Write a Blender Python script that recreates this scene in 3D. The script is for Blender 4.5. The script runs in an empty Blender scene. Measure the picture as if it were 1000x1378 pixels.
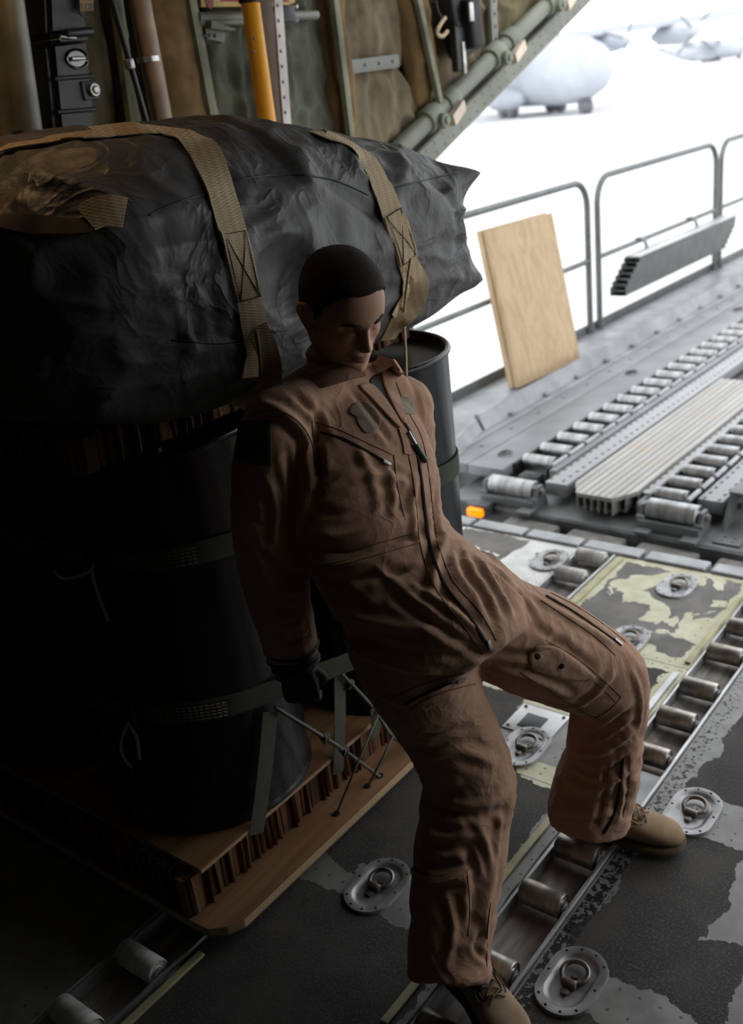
import bpy, bmesh, math, random
import numpy as np
from mathutils import Vector, Matrix, Euler, Quaternion
from mathutils.bvhtree import BVHTree
from mathutils import noise as mnoise

random.seed(7); rng = np.random.RandomState(11)
SC = bpy.context.scene
COL = SC.collection
PI = math.pi
# ------------------------------------------------------------------ camera frame
H = 1.95; FPX = 1350.0
def _unit(v): return v / np.linalg.norm(v)
_Z = -_unit(np.array([885 - 500, 3900 - 689, FPX]))
_Y = _unit(np.array([1650 - 500, -16 - 689, FPX])); _Y = _unit(_Y - _Z * _Y.dot(_Z)); _X = np.cross(_Y, _Z)
RC = np.array([_X, _Y, _Z])
CAM = np.array([0, 0, H])
def ray(px, py): return _unit(RC @ np.array([px - 500., py - 689., FPX]))
def at(px, py, x=None, y=None, z=None, d=None):
    r = ray(px, py)
    t = x / r[0] if x is not None else y / r[1] if y is not None else (z - H) / r[2] if z is not None else d
    return Vector(CAM + r * t)
def proj(P):
    q = RC.T @ (np.array(P, float) - CAM)
    return 500 + FPX * q[0] / q[2], 689 + FPX * q[1] / q[2], q[2]

# ------------------------------------------------------------------ node helpers
class S:
    """socket wrapper with arithmetic"""
    def __init__(s, nt, k): s.nt = nt; s.k = k
    def _m(s, op, *a, clamp=False):
        n = s.nt.nodes.new('ShaderNodeMath'); n.operation = op; n.use_clamp = clamp
        for i, x in enumerate((s,) + a):
            if isinstance(x, S): s.nt.links.new(x.k, n.inputs[i])
            else: n.inputs[i].default_value = x
        return S(s.nt, n.outputs[0])
    def __add__(s, o): return s._m('ADD', o)
    def __sub__(s, o): return s._m('SUBTRACT', o)
    def __mul__(s, o): return s._m('MULTIPLY', o)
    def __rsub__(s, o): return (s * -1.0) + o
    __radd__ = __add__; __rmul__ = __mul__
    def abs(s): return s._m('ABSOLUTE')
    def max(s, o): return s._m('MAXIMUM', o)
    def min(s, o): return s._m('MINIMUM', o)
    def lt(s, v): return s._m('LESS_THAN', v)
    def gt(s, v): return s._m('GREATER_THAN', v)
    def sin(s): return s._m('SINE')
    def fract(s): return s._m('FRACT')
    def pow(s, v): return s._m('POWER', v)
    def sstep(s, a, b):
        n = s.nt.nodes.new('ShaderNodeMapRange'); n.interpolation_type = 'SMOOTHSTEP'
        s.nt.links.new(s.k, n.inputs[0]); n.inputs[1].default_value = a; n.inputs[2].default_value = b
        return S(s.nt, n.outputs[0])

class M:
    """material builder: one Principled shader, procedural inputs"""
    def __init__(m, name, rough=.6, metal=0., spec=.5):
        m.mat = bpy.data.materials.new(name); m.mat.use_nodes = True
        m.nt = m.mat.node_tree; m.b = m.nt.nodes['Principled BSDF']
        m.b.inputs['Roughness'].default_value = rough; m.b.inputs['Metallic'].default_value = metal
        m.b.inputs['Specular IOR Level'].default_value = spec
        tc = m.nt.nodes.new('ShaderNodeTexCoord'); m.P = tc.outputs['Object']
        sp = m.nt.nodes.new('ShaderNodeSeparateXYZ'); m.nt.links.new(m.P, sp.inputs[0])
        m.x, m.y, m.z = (S(m.nt, sp.outputs[i]) for i in range(3))
    def noise(m, scale, detail=4, rough=.55, vec=None, stretch=None, dist=0.):
        v = vec or m.P
        if stretch:
            mp = m.nt.nodes.new('ShaderNodeMapping'); mp.inputs['Scale'].default_value = stretch
            m.nt.links.new(v, mp.inputs[0]); v = mp.outputs[0]
        n = m.nt.nodes.new('ShaderNodeTexNoise'); n.inputs['Scale'].default_value = scale
        n.inputs['Detail'].default_value = detail; n.inputs['Roughness'].default_value = rough
        n.inputs['Distortion'].default_value = dist
        m.nt.links.new(v, n.inputs['Vector']); return S(m.nt, n.outputs[0])
    def voro(m, scale, feat='F1', vec=None):
        n = m.nt.nodes.new('ShaderNodeTexVoronoi'); n.inputs['Scale'].default_value = scale; n.feature = feat
        m.nt.links.new(vec or m.P, n.inputs['Vector']); return S(m.nt, n.outputs[0])
    def mix(m, fac, a, b):
        n = m.nt.nodes.new('ShaderNodeMix'); n.data_type = 'RGBA'
        for k, v in ((0, fac), (6, a), (7, b)):
            if isinstance(v, S): m.nt.links.new(v.k, n.inputs[k])
            elif k == 0: n.inputs[0].default_value = v
            else: n.inputs[k].default_value = (*v, 1) if len(v) == 3 else v
        return S(m.nt, n.outputs[2])
    def vary(m, col, amt, fac):
        return m.mix(fac, tuple(c * (1 - amt) for c in col), tuple(min(1, c * (1 + amt)) for c in col))
    def col(m, c):
        if isinstance(c, S): m.nt.links.new(c.k, m.b.inputs['Base Color'])
        else: m.b.inputs['Base Color'].default_value = (*c, 1)
        return m
    def set(m, key, v):
        if isinstance(v, S): m.nt.links.new(v.k, m.b.inputs[key])
        else: m.b.inputs[key].default_value = v
        return m
    def bump(m, h, strength=.3, dist=.01):
        n = m.nt.nodes.new('ShaderNodeBump'); n.inputs['Strength'].default_value = strength
        n.inputs['Distance'].default_value = dist
        m.nt.links.new(h.k, n.inputs['Height']); m.nt.links.new(n.outputs[0], m.b.inputs['Normal']); return m

def simple(name, col, rough=.5, metal=0., var=.2, scale=9., bump=.0, bscale=60., spec=.5, rvar=.12):
    m = M(name, rough, metal, spec)
    f = m.noise(scale, 5)
    m.col(m.vary(col, var, f.sstep(.3, .7)))
    if rvar: m.set('Roughness', m.noise(scale * 2.3, 3) * (2 * rvar) + (rough - rvar))
    if bump: m.bump(m.noise(bscale, 3), bump, .004)
    return m.mat

# ------------------------------------------------------------------ mesh helpers
def finish(name, bm, mat, parent=None, smooth=None, link=True, mats=None):
    me = bpy.data.meshes.new(name)
    if smooth is not None:
        for f in bm.faces: f.smooth = True
        for e in bm.edges:
            if len(e.link_faces) == 2 and e.calc_face_angle(0) > math.radians(smooth): e.smooth = False
    bm.normal_update(); bm.to_mesh(me); bm.free()
    o = bpy.data.objects.new(name, me)
    for mm in (mats or [mat]): me.materials.append(mm)
    COL.objects.link(o)
    if parent: o.parent = parent
    return o
def from_data(name, verts, faces, mat, parent=None, smooth=True):
    me = bpy.data.meshes.new(name); me.from_pydata([tuple(v) for v in verts], [], faces)
    me.materials.append(mat)
    if smooth: me.polygons.foreach_set('use_smooth', [True] * len(me.polygons))
    me.update(); o = bpy.data.objects.new(name, me); COL.objects.link(o)
    if parent: o.parent = parent
    return o
def thing(name, label, cat, loc=(0, 0, 0), rotz=0., group=None):
    o = bpy.data.objects.new(name, None); COL.objects.link(o); o.location = loc; o.rotation_euler = (0, 0, rotz)
    o.empty_display_size = .1
    return tag(o, label, cat, group)
def tag(o, label=None, cat=None, group=None, kind=None):
    for k, v in (('label', label), ('category', cat), ('group', group), ('kind', kind)):
        if v: o[k] = v
    return o
def struct(o): o['kind'] = 'structure'; return o
def dup(o, parent=None):
    c = o.copy(); COL.objects.link(c)
    if parent: c.parent = parent
    for ch in list(o.children): dup(ch, c)
    return c
def box(bm, lo, hi, bev=0., mtx=None, seg=2):
    lo = Vector(lo); hi = Vector(hi); c = (lo + hi) / 2; s = hi - lo
    r = bmesh.ops.create_cube(bm, size=1, matrix=Matrix.Translation(c) @ Matrix.Diagonal((*s, 1)))
    vs = r['verts']
    if bev:
        es = list({e for v in vs for e in v.link_edges})
        b = bmesh.ops.bevel(bm, geom=es, offset=bev, segments=seg, affect='EDGES', profile=.5)
        vs = list({v for f in b['faces'] for v in f.verts} | {v for v in vs if v.is_valid})
    if mtx is not None: bmesh.ops.transform(bm, matrix=mtx, verts=vs)
    return vs
def frame_to(d, up=(0, 0, 1)):
    d = Vector(d).normalized(); u = Vector(up)
    if abs(d.dot(u)) > .98: u = Vector((1, 0, 0))
    x = u.cross(d).normalized(); y = d.cross(x)
    return Matrix((x, y, d)).transposed()
def cyl(bm, p0, p1, r, seg=20, r2=None, bev=0., caps=True):
    p0 = Vector(p0); p1 = Vector(p1); d = p1 - p0; L = d.length; R = frame_to(d).to_4x4(); R.translation = (p0 + p1) / 2
    q = bmesh.ops.create_cone(bm, cap_ends=caps, segments=seg, radius1=r, radius2=r if r2 is None else r2, depth=L, matrix=R)
    if bev:
        es = [e for e in {e for v in q['verts'] for e in v.link_edges} if any(len(f.verts) > 4 for f in e.link_faces)]
        bmesh.ops.bevel(bm, geom=es, offset=bev, segments=2, affect='EDGES', profile=.5)
def lathe(bm, prof, seg=32, mtx=None):
    """prof: list of (r, z) bottom->top; closed at the axis if r==0"""
    rings = []; new = []
    for r, z in prof:
        if r < 1e-6: v = [bm.verts.new((0, 0, z))]
        else: v = [bm.verts.new((r * math.cos(2 * PI * i / seg), r * math.sin(2 * PI * i / seg), z)) for i in range(seg)]
        rings.append(v); new += v
    for a, b in zip(rings, rings[1:]):
        for i in range(seg):
            j = (i + 1) % seg
            q = [a[i % len(a)], a[j % len(a)], b[j % len(b)], b[i % len(b)]]
            q = [v for k, v in enumerate(q) if v not in q[:k]]
            if len(q) > 2:
                try: bm.faces.new(q)
                except ValueError: pass
    if mtx is not None: bmesh.ops.transform(bm, matrix=mtx, verts=new)
    return new
def smooth_path(pts, n=6, closed=False):
    pts = [Vector(p) for p in pts]; out = []; N = len(pts)
    if N < 3: return pts
    for i in range(N if closed else N - 1):
        if closed: p0, p1, p2, p3 = pts[i - 1], pts[i], pts[(i + 1) % N], pts[(i + 2) % N]
        else: p0, p1, p2, p3 = pts[max(i - 1, 0)], pts[i], pts[i + 1], pts[min(i + 2, N - 1)]
        for k in range(n):
            t = k / n
            out.append(.5 * ((2 * p1) + (p2 - p0) * t + (2 * p0 - 5 * p1 + 4 * p2 - p3) * t * t + (3 * p1 - p0 - 3 * p2 + p3) * t ** 3))
    if not closed: out.append(pts[-1])
    return out
def tube(bm, path, r, seg=10, closed=False, caps=True):
    P = [Vector(p) for p in path]; N = len(P); rings = []
    up = Vector((0, 0, 1)); x = None
    for i in range(N):
        if closed: d = P[(i + 1) % N] - P[i - 1]
        else: d = P[min(i + 1, N - 1)] - P[max(i - 1, 0)]
        d.normalize()
        if x is None:
            u = up if abs(d.dot(up)) < .95 else Vector((1, 0, 0)); x = u.cross(d).normalized()
        x = (x - d * x.dot(d)).normalized(); y = d.cross(x)
        rr = r[i] if isinstance(r, (list, tuple)) else r
        rings.append([bm.verts.new(P[i] + (x * math.cos(2 * PI * k / seg) + y * math.sin(2 * PI * k / seg)) * rr) for k in range(seg)])
    for i in range(N if closed else N - 1):
        a, b = rings[i], rings[(i + 1) % N]
        for k in range(seg): bm.faces.new((a[k], a[(k + 1) % seg], b[(k + 1) % seg], b[k]))
    if caps and not closed: bm.faces.new(rings[0][::-1]); bm.faces.new(rings[-1])
def ribbon(bm, path, normals, w, t, side=None):
    """flat strap: path points, normals per point, width w (number or list), thickness t"""
    P = [Vector(p) for p in path]; N = len(P); rows = []
    for i in range(N):
        d = (P[min(i + 1, N - 1)] - P[max(i - 1, 0)]).normalized(); n = Vector(normals[i]).normalized()
        s = d.cross(n).normalized(); n = s.cross(d); ww = (w[i] if isinstance(w, (list, tuple)) else w) / 2
        rows.append([bm.verts.new(P[i] + s * ww * a + n * t * b) for a, b in ((-1, -.5), (1, -.5), (1, .5), (.5, .62), (0, .66), (-.5, .62), (-1, .5))])
    K = 7
    for a, b in zip(rows, rows[1:]):
        for k in range(K): bm.faces.new((a[k], a[(k + 1) % K], b[(k + 1) % K], b[k]))
    bm.faces.new(rows[0][::-1]); bm.faces.new(rows[-1])
def prism(bm, poly, d):
    """extrude a planar polygon (list of 3D points) by vector d"""
    a = [bm.verts.new(p) for p in poly]; b = [bm.verts.new(Vector(p) + Vector(d)) for p in poly]; n = len(a)
    bm.faces.new(a[::-1]); bm.faces.new(b)
    for i in range(n): bm.faces.new((a[i], a[(i + 1) % n], b[(i + 1) % n], b[i]))
    return a + b
def fixn(bm): bmesh.ops.recalc_face_normals(bm, faces=bm.faces)
def BM(): return bmesh.new()
# ================================================================== camera, world, light
cam = bpy.data.cameras.new('camera'); co = bpy.data.objects.new('camera', cam); COL.objects.link(co)
mw = Matrix.Identity(4)
for i in range(3):
    mw[i][0] = RC[i][0]; mw[i][1] = -RC[i][1]; mw[i][2] = -RC[i][2]
mw.translation = Vector((0, 0, H)); co.matrix_world = mw
cam.sensor_fit = 'VERTICAL'; cam.sensor_height = 36.0; cam.sensor_width = 36.0 * 1000 / 1378
cam.lens = FPX / 1378 * 36; cam.clip_start = .02; cam.clip_end = 3000
cam.dof.use_dof = True; cam.dof.focus_distance = 2.15; cam.dof.aperture_fstop = 3.2
SC.camera = co
SC.view_settings.view_transform = 'Standard'; SC.view_settings.look = 'None'
SC.view_settings.gamma = 1; SC.view_settings.exposure = 0.0
try: SC.view_settings.use_curve_mapping = False
except Exception: pass
SC.cycles.use_denoising = True
SC.cycles.max_bounces = 8; SC.cycles.diffuse_bounces = 5; SC.cycles.sample_clamp_indirect = 6

world = bpy.data.worlds.new('overcast_sky'); SC.world = world; world.use_nodes = True
wn = world.node_tree; bg = wn.nodes['Background']
bg.inputs[0].default_value = (.96, .98, 1.0, 1); bg.inputs[1].default_value = SKY = 2.25

# ================================================================== materials
m_dark = simple('interior_paint', (.06, .06, .05), .7, var=.3)
m_olive = simple('olive_paint', (.20, .215, .165), .55, var=.2, scale=5)
m_sill = simple('grey_green_paint', (.19, .20, .16), .45, var=.12, scale=6)
m_black = simple('black_plastic', (.012, .012, .013), .45, var=.3)
m_gun = simple('dark_metal', (.035, .036, .037), .4, .6)
m_steel = simple('worn_steel', (.45, .44, .42), .38, .9, var=.3, scale=14)
m_alu = simple('aluminium', (.48, .49, .50), .42, .75, var=.15, scale=7)
m_alu_dull = simple('dull_aluminium', (.34, .35, .36), .5, .55, var=.2, scale=6)
m_galv = simple('galvanised_steel', (.25, .262, .275), .48, .4, var=.18, scale=5)
m_loader = simple('loader_grey_paint', (.17, .176, .18), .5, .25, var=.25, scale=4, bump=.1)
m_loader_dark = simple('loader_dark_grime', (.09, .092, .095), .6, .2, var=.45, scale=7)
m_rail = simple('railing_grey_paint', (.13, .14, .14), .4, .3, var=.15)
m_yellow = simple('yellow_paint', (.85, .37, .014), .4, var=.12, scale=6)
m_primer = simple('yellow_green_primer', (.44, .42, .24), .5, .1, var=.2, scale=9)
m_tan = simple('tan_pole_paint', (.26, .185, .12), .45, var=.3, scale=6)
m_rubber = simple('black_rubber', (.02, .02, .02), .7)
m_bumper = simple('dusty_rubber_block', (.17, .165, .155), .75, var=.3, scale=10)

def fabric(name, col, var=.3, scale=5):
    m = M(name, .85, 0, .2)
    f = m.noise(scale, 5, .6)
    m.col(m.vary(col, var, f.sstep(.32, .68)))
    m.bump(m.noise(22, 4) + m.noise(260, 2) * .25, .5, .008)
    m.set('Sheen Weight', .15)
    return m.mat
m_quilt_tan = fabric('tan_insulation_quilt', (.23, .145, .062))
m_quilt_olive = fabric('olive_insulation_quilt', (.15, .122, .06))
m_quilt_grey = fabric('grey_green_insulation', (.135, .142, .105))
m_quilt_khaki = fabric('khaki_insulation', (.185, .148, .09))
m_piping = fabric('green_piping', (.24, .245, .17))

# --- roller steel with wear bands along its length (local x)
def roller_mat(name, col, rust, rough=.38, metal=.85):
    m = M(name, rough, metal)
    n1 = m.noise(30, 3, stretch=(1, .15, .15)); n2 = m.noise(9, 4)
    c = m.mix(n1.sstep(.35, .65), tuple(v * .55 for v in col), col)
    c = m.mix(n2.sstep(.52, .75), c, rust)
    m.col(c); m.set('Roughness', n2 * .3 + (rough - .12)); return m.mat
m_roller = roller_mat('roller_steel', (.50, .47, .43), (.20, .13, .08))
m_roller_clean = roller_mat('roller_bright', (.52, .53, .54), (.36, .35, .34), .36, .7)
m_roller_pale = roller_mat('roller_pale', (.70, .69, .66), (.58, .56, .52), .55, .0)
m_tray = roller_mat('channel_tray', (.44, .41, .38), (.26, .17, .11), .5, .35)

# --- ramp floor: bare metal, primer and ragged non-skid patches
def floor_mat():
    m = M('ramp_floor_plate', .5, .25)
    nn = m.nt.nodes.new('ShaderNodeTexNoise'); nn.inputs['Scale'].default_value = 7.5; nn.inputs['Detail'].default_value = 6; nn.inputs['Roughness'].default_value = .62
    m.nt.links.new(m.P, nn.inputs['Vector'])
    sp = m.nt.nodes.new('ShaderNodeSeparateXYZ'); m.nt.links.new(nn.outputs['Color'], sp.inputs[0])
    wx = m.x + (S(m.nt, sp.outputs[0]) - .5) * .13
    wy = m.y + (S(m.nt, sp.outputs[1]) - .5) * .13
    def bx(x0, x1, y0, y1, X=wx, Y=wy):
        return ((X - (x0 + x1) / 2).abs() - (x1 - x0) / 2).max((Y - (y0 + y1) / 2).abs() - (y1 - y0) / 2)
    def union(bs, **k):
        r = None
        for b in bs:
            d = bx(*b, **k); r = d if r is None else r.min(d)
        return r
    solid = union([(-.88, -.64, 1.60, 2.13), (-.9, -.52, 1.58, 1.80), (-.865, -.5, 2.31, 3.25), (-.9, -.5, .2, 1.46), (-.45, .6, 1.9, 3.5),
                   (-1.62, -1.17, 1.60, 2.13), (-1.70, -1.12, -.5, 1.46), (-1.56, -1.155, 2.50, 2.86), (-1.70, -1.5, 1.55, 2.5)]).lt(0)
    worn = union([(-1.63, -1.14, 2.98, 3.58), (-2.62, -2.12, 3.28, 3.60), (-2.02, -1.86, 3.38, 3.52), (-2.9, -1.9, 2.4, 3.18)]).lt(.0)
    blob = m.noise(5.2, 5, .55, dist=.4)
    mask = solid.max(worn * blob.gt(.475))
    primer = union([(-1.70, -1.105, 2.10, 2.21), (-1.70, -1.105, 2.47, 3.7)], X=m.x, Y=m.y).lt(0)
    n = m.noise(11, 5)
    metal = m.mix(n.sstep(.35, .7), (.20, .20, .196), (.29, .29, .283))
    aftw = bx(-3.1, -1.86, 2.3, 3.7, X=m.x, Y=m.y).lt(0); metal = m.mix(aftw, metal, m.mix(n.sstep(.35, .7), (.58, .58, .57), (.74, .74, .73)))  # aft-left bare metal, painted whiter to carry its bright gloss
    metal = m.mix(m.noise(3.1, 4).sstep(.55, .8), metal, (.34, .31, .27))
    prim = m.mix(n.sstep(.3, .7), (.43, .42, .27), (.57, .57, .44))
    base = m.mix(primer, metal, prim)
    ns = m.noise(160, 2); big = m.noise(6, 5)
    skid = m.mix(big.sstep(.35, .72), (.028, .027, .026), (.062, .057, .052))
    skid = m.mix(worn, skid, m.mix(big.sstep(.35, .7), (.15, .145, .135), (.24, .23, .22)))
    skid = m.mix(ns.sstep(.45, .75) * (1.0 - worn), skid, (.09, .083, .078))
    c = m.mix(mask, base, skid)
    # gritty black edge beside the roller rail
    spk = m.noise(58, 3, .7)
    edge = ((m.x + .914).abs() - .022).lt(0) * (spk + (2.05 - m.y) * .10).gt(.5)
    c = m.mix(edge, c, (.014, .014, .015))
    # rivet rows
    riv = None
    def dots(u, v, v0, pitch):
        du = ((u * (1 / pitch)).fract() - .5).abs() * pitch; dv = (v - v0).abs()
        return (du * du + dv * dv).lt(.0042 ** 2)
    for v0 in (-1.118, -1.165, -1.690, -.885, -1.885, -1.93): 
        d = dots(m.y, m.x, v0, .062); riv = d if riv is None else riv.max(d)
    for v0 in (2.16, 2.19, 2.885, 2.925, 3.62, 1.565, 1.50, 2.25, 2.30): riv = riv.max(dots(m.x, m.y, v0, .048))
    c = m.mix(riv * .75, c, (.06, .06, .06))
    seam = ((m.y - 2.905).abs() - .0018).lt(0).max(((m.y - 2.13).abs() - .0015).lt(0))
    c = m.mix(seam, c, (.03, .03, .03))
    m.col(c)
    m.set('Metallic', mask * -.28 + .30)
    m.set('Roughness', mask * .28 + .48 + (n - .5) * .2)
    m.bump(mask * 1.0 + mask * ns * .6 + n * .15, .35, .003)
    return m.mat
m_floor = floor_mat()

# ================================================================== tarmac
def tarmac_mat():
    m = M('pale_concrete', .9, 0)
    a = m.noise(.05, 4); b = m.noise(.6, 4)
    c = m.mix(a.sstep(.35, .7), (.60, .60, .60), (.70, .70, .70))
    st = m.noise(.035, 3, stretch=(.25, 1, 1)).sstep(.56, .66)
    c = m.mix(st * .35, c, (.50, .51, .55)); c = m.mix(b.sstep(.5, .8) * .15, c, (.5, .5, .5))
    jx = ((m.x * .16).fract() - .5).abs().lt(.003); jy = ((m.y * .16).fract() - .5).abs().lt(.003)
    c = m.mix(jx.max(jy) * .5, c, (.42, .42, .42))
    m.col(c); return m.mat
bm = BM(); box(bm, (-400, -150, -1.25), (400, 900, -1.05))
struct(finish('ground', bm, tarmac_mat()))

# ================================================================== fuselage shell
XW = -3.06
def shell(name, boxes, mat):
    bm = BM()
    for lo, hi in boxes: box(bm, lo, hi)
    return struct(finish(name, bm, mat))
shell('ceiling', [((-3.2, -3.6, 2.85), (.75, 4.4, 2.95))], m_dark)
shell('wall_right', [((.62, -3.6, -.12), (.72, 2.35, 2.9))], m_dark)
shell('wall_front', [((-3.2, -3.7, -.12), (.75, -3.6, 2.95))], m_dark)
# left wall: forward, unseen infill below the sill added to block side light; aft, above the sill
def zs(y): return at(596, 207, x=-2.95).z + (y - at(596, 207, x=-2.95).y) * SLOPE
_a = at(596, 207, x=-2.95); _b = at(797.5, 0, x=-2.95); SLOPE = (_b.z - _a.z) / (_b.y - _a.y)
bm = BM()
prism(bm, [(XW - .1, -3.6, -.12), (XW - .1, 3.35, -.12), (XW - .1, 3.35, zs(3.35)), (XW - .1, 7.6, zs(7.6)), (XW - .1, 7.6, 2.9), (XW - .1, -3.6, 2.9)], (.1, 0, 0)); fixn(bm)
struct(finish('wall_left', bm, m_olive))

# warm cabin lamp under the ceiling
lt = thing('ceiling_lamp', 'small warm cabin lamp on the ceiling above the cargo', 'lamp', (-2.45, 1.50, 2.85))
bm = BM(); lathe(bm, [(0, -.05), (.07, -.05), (.09, -.03), (.09, 0), (0, 0)], 24); finish('housing', bm, m_gun, lt, smooth=40)
_l = bpy.data.lights.new('cabin_light', 'AREA'); _l.shape = 'DISK'; _l.size = .16; _l.energy = 2.4; _l.specular_factor = .5; _l.color = (1, .58, .26)
_lo = bpy.data.objects.new('cabin_light', _l); COL.objects.link(_lo); _lo.parent = lt; _lo.location = (0, 0, -.055)
# floor slabs with two recessed roller channels
YA = 3.62
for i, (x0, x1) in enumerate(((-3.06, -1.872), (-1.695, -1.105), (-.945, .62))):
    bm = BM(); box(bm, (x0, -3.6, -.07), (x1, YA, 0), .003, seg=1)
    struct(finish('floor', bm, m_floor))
shell('floor', [((-3.06, -3.6, -.16), (.62, YA, -.09))], m_dark)
# aft lip: hinge blocks with gaps
bm = BM()
x = -3.0; k = 0
while x < .5:
    w = .262
    box(bm, (x, YA + .002, -.05), (x + w, YA + .085, .012), .008); box(bm, (x + w * .12, YA + .03, -.09), (x + w * .3, YA + .1, -.03), .006)
    x += .285
box(bm, (-3.05, YA + .005, -.10), (.6, YA + .05, -.03))
struct(finish('trim_1', bm, m_alu_dull))
bm = BM(); box(bm, (-3.05, YA + .0, -.5), (.6, YA + .012, -.10)); struct(finish('trim_2', bm, m_gun))
# raised wear strips
for i, (x, y0, y1, mm) in enumerate(((-1.665, 3.12, 3.60, m_primer), (-1.118, 2.935, 3.60, m_primer), (-1.128, 2.20, 2.86, m_alu), (-1.150, 1.20, 2.12, m_primer), (-1.665, .3, 1.12, m_primer))):
    bm = BM(); box(bm, (x - .011, y0, .0005), (x + .011, y1, .009), .003); struct(finish('trim_%d' % (3 + i), bm, mm))

# ------------------------------------------------------------------ roller conveyors in the floor
def roller_mesh(r, L):
    bm = BM()
    lathe(bm, [(0, -L / 2), (r * .45, -L / 2), (r * .5, -L / 2 + .004), (r * .86, -L / 2 + .004), (r * .92, -L / 2), (r, -L / 2 + .004), (r, L / 2 - .004), (r * .92, L / 2), (r * .86, L / 2 - .004), (r * .5, L / 2 - .004), (r * .45, L / 2), (0, L / 2)], 28,
          Matrix.Rotation(PI / 2, 4, 'Y'))
    fixn(bm); return bm
def ear(bm, x, y, z, h, t=.004, w=.03):
    pts = [(x, y - w, z - h), (x, y + w, z - h)] + [(x, y + .014 * math.cos(a), z + .014 * math.sin(a)) for a in np.linspace(0, PI, 8)]
    prism(bm, pts, (t, 0, 0))
def floor_conveyor(label, x0, x1, segs, ys, plate=None, rm=None):
    t = thing('roller_conveyor', label, 'conveyor', (0, 0, 0), group='roller conveyors sunk in the ramp floor')
    bm = BM()
    for y0, y1 in segs:
        box(bm, (x0 + .012, y0, -.088), (x1 - .012, y1, -.042), .001, seg=1)
    finish('channel_tray', bm, m_tray, t, smooth=30)
    for xa, xb, zt in ((x0 + .001, x0 + .012, -.002), (x1 - .011, x1 - .001, .008)):
        bm = BM()
        box(bm, (xa, segs[0][0], -.088), (xb, segs[-1][1], zt), .003)
        finish('side_rail', bm, m_alu, t, smooth=30)
    L = x1 - x0 - .045; proto = None
    for y in ys:
        if proto is None:
            proto = finish('roller', roller_mesh(.033, L), rm or m_roller, t, smooth=35)
            proto.location = ((x0 + x1) / 2, y, .002)
            bm = BM()
            for sx in (-1, 1):
                bm = BM(); ear(bm, sx * (L / 2 + .005) - .002, 0, 0, .06); cyl(bm, (sx * (L / 2 - .002), 0, 0), (sx * (L / 2 + .0105), 0, 0), .008, 12)
                fixn(bm); finish('axle_bracket', bm, m_alu_dull, proto, smooth=30)
        else:
            r = dup(proto, t); r.location = ((x0 + x1) / 2, y, .002); r.rotation_euler = (rng.rand() * 6, 0, 0)
            for ch in r.children: ch.rotation_euler = (-r.rotation_euler.x, 0, 0)
    if plate:
        bm = BM(); y0, y1 = plate
        # hinge plate with two oval pockets
        xm = (x0 + x1) / 2
        vs = []
        outer = [(x0 + .013, y0), (x1 - .012, y0), (x1 - .012, y1), (x0 + .013, y1)]
        box(bm, (x0 + .013, y0, -.02), (x1 - .012, y1, -.004), .002, seg=1)
        pl = finish('hinge_plate', bm, m_alu_dull, t, smooth=30)
        for yy in (y0 + .09, y0 + .225):
            bm = BM()
            lathe(bm, [(0, -.0035), (.014, -.0035), (.02, -.0032), (.021, .002), (.026, .002), (.027, -.003)], 24, Matrix.Translation((xm, yy, 0)) @ Matrix.Diagonal((1, 1.25, 1, 1)))
            fixn(bm); finish('oval_pocket', bm, m_gun, pl, smooth=40)
    return t
floor_conveyor('recessed floor roller track running under the seated man\'s outstretched boots', -1.105, -.945, [(.6, 2.02), (2.33, 3.61)], (1.05, 1.25, 1.47, 1.72, 1.915, 2.40, 2.61, 2.805, 3.05, 3.25, 3.45), (2.03, 2.325))
floor_conveyor('recessed floor roller track passing beneath the plywood skid and out behind the man', -1.872, -1.695, [(.3, 3.61)], (.42, .62, .82, 1.02, 3.37, 3.56), rm=m_roller_pale)

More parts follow.
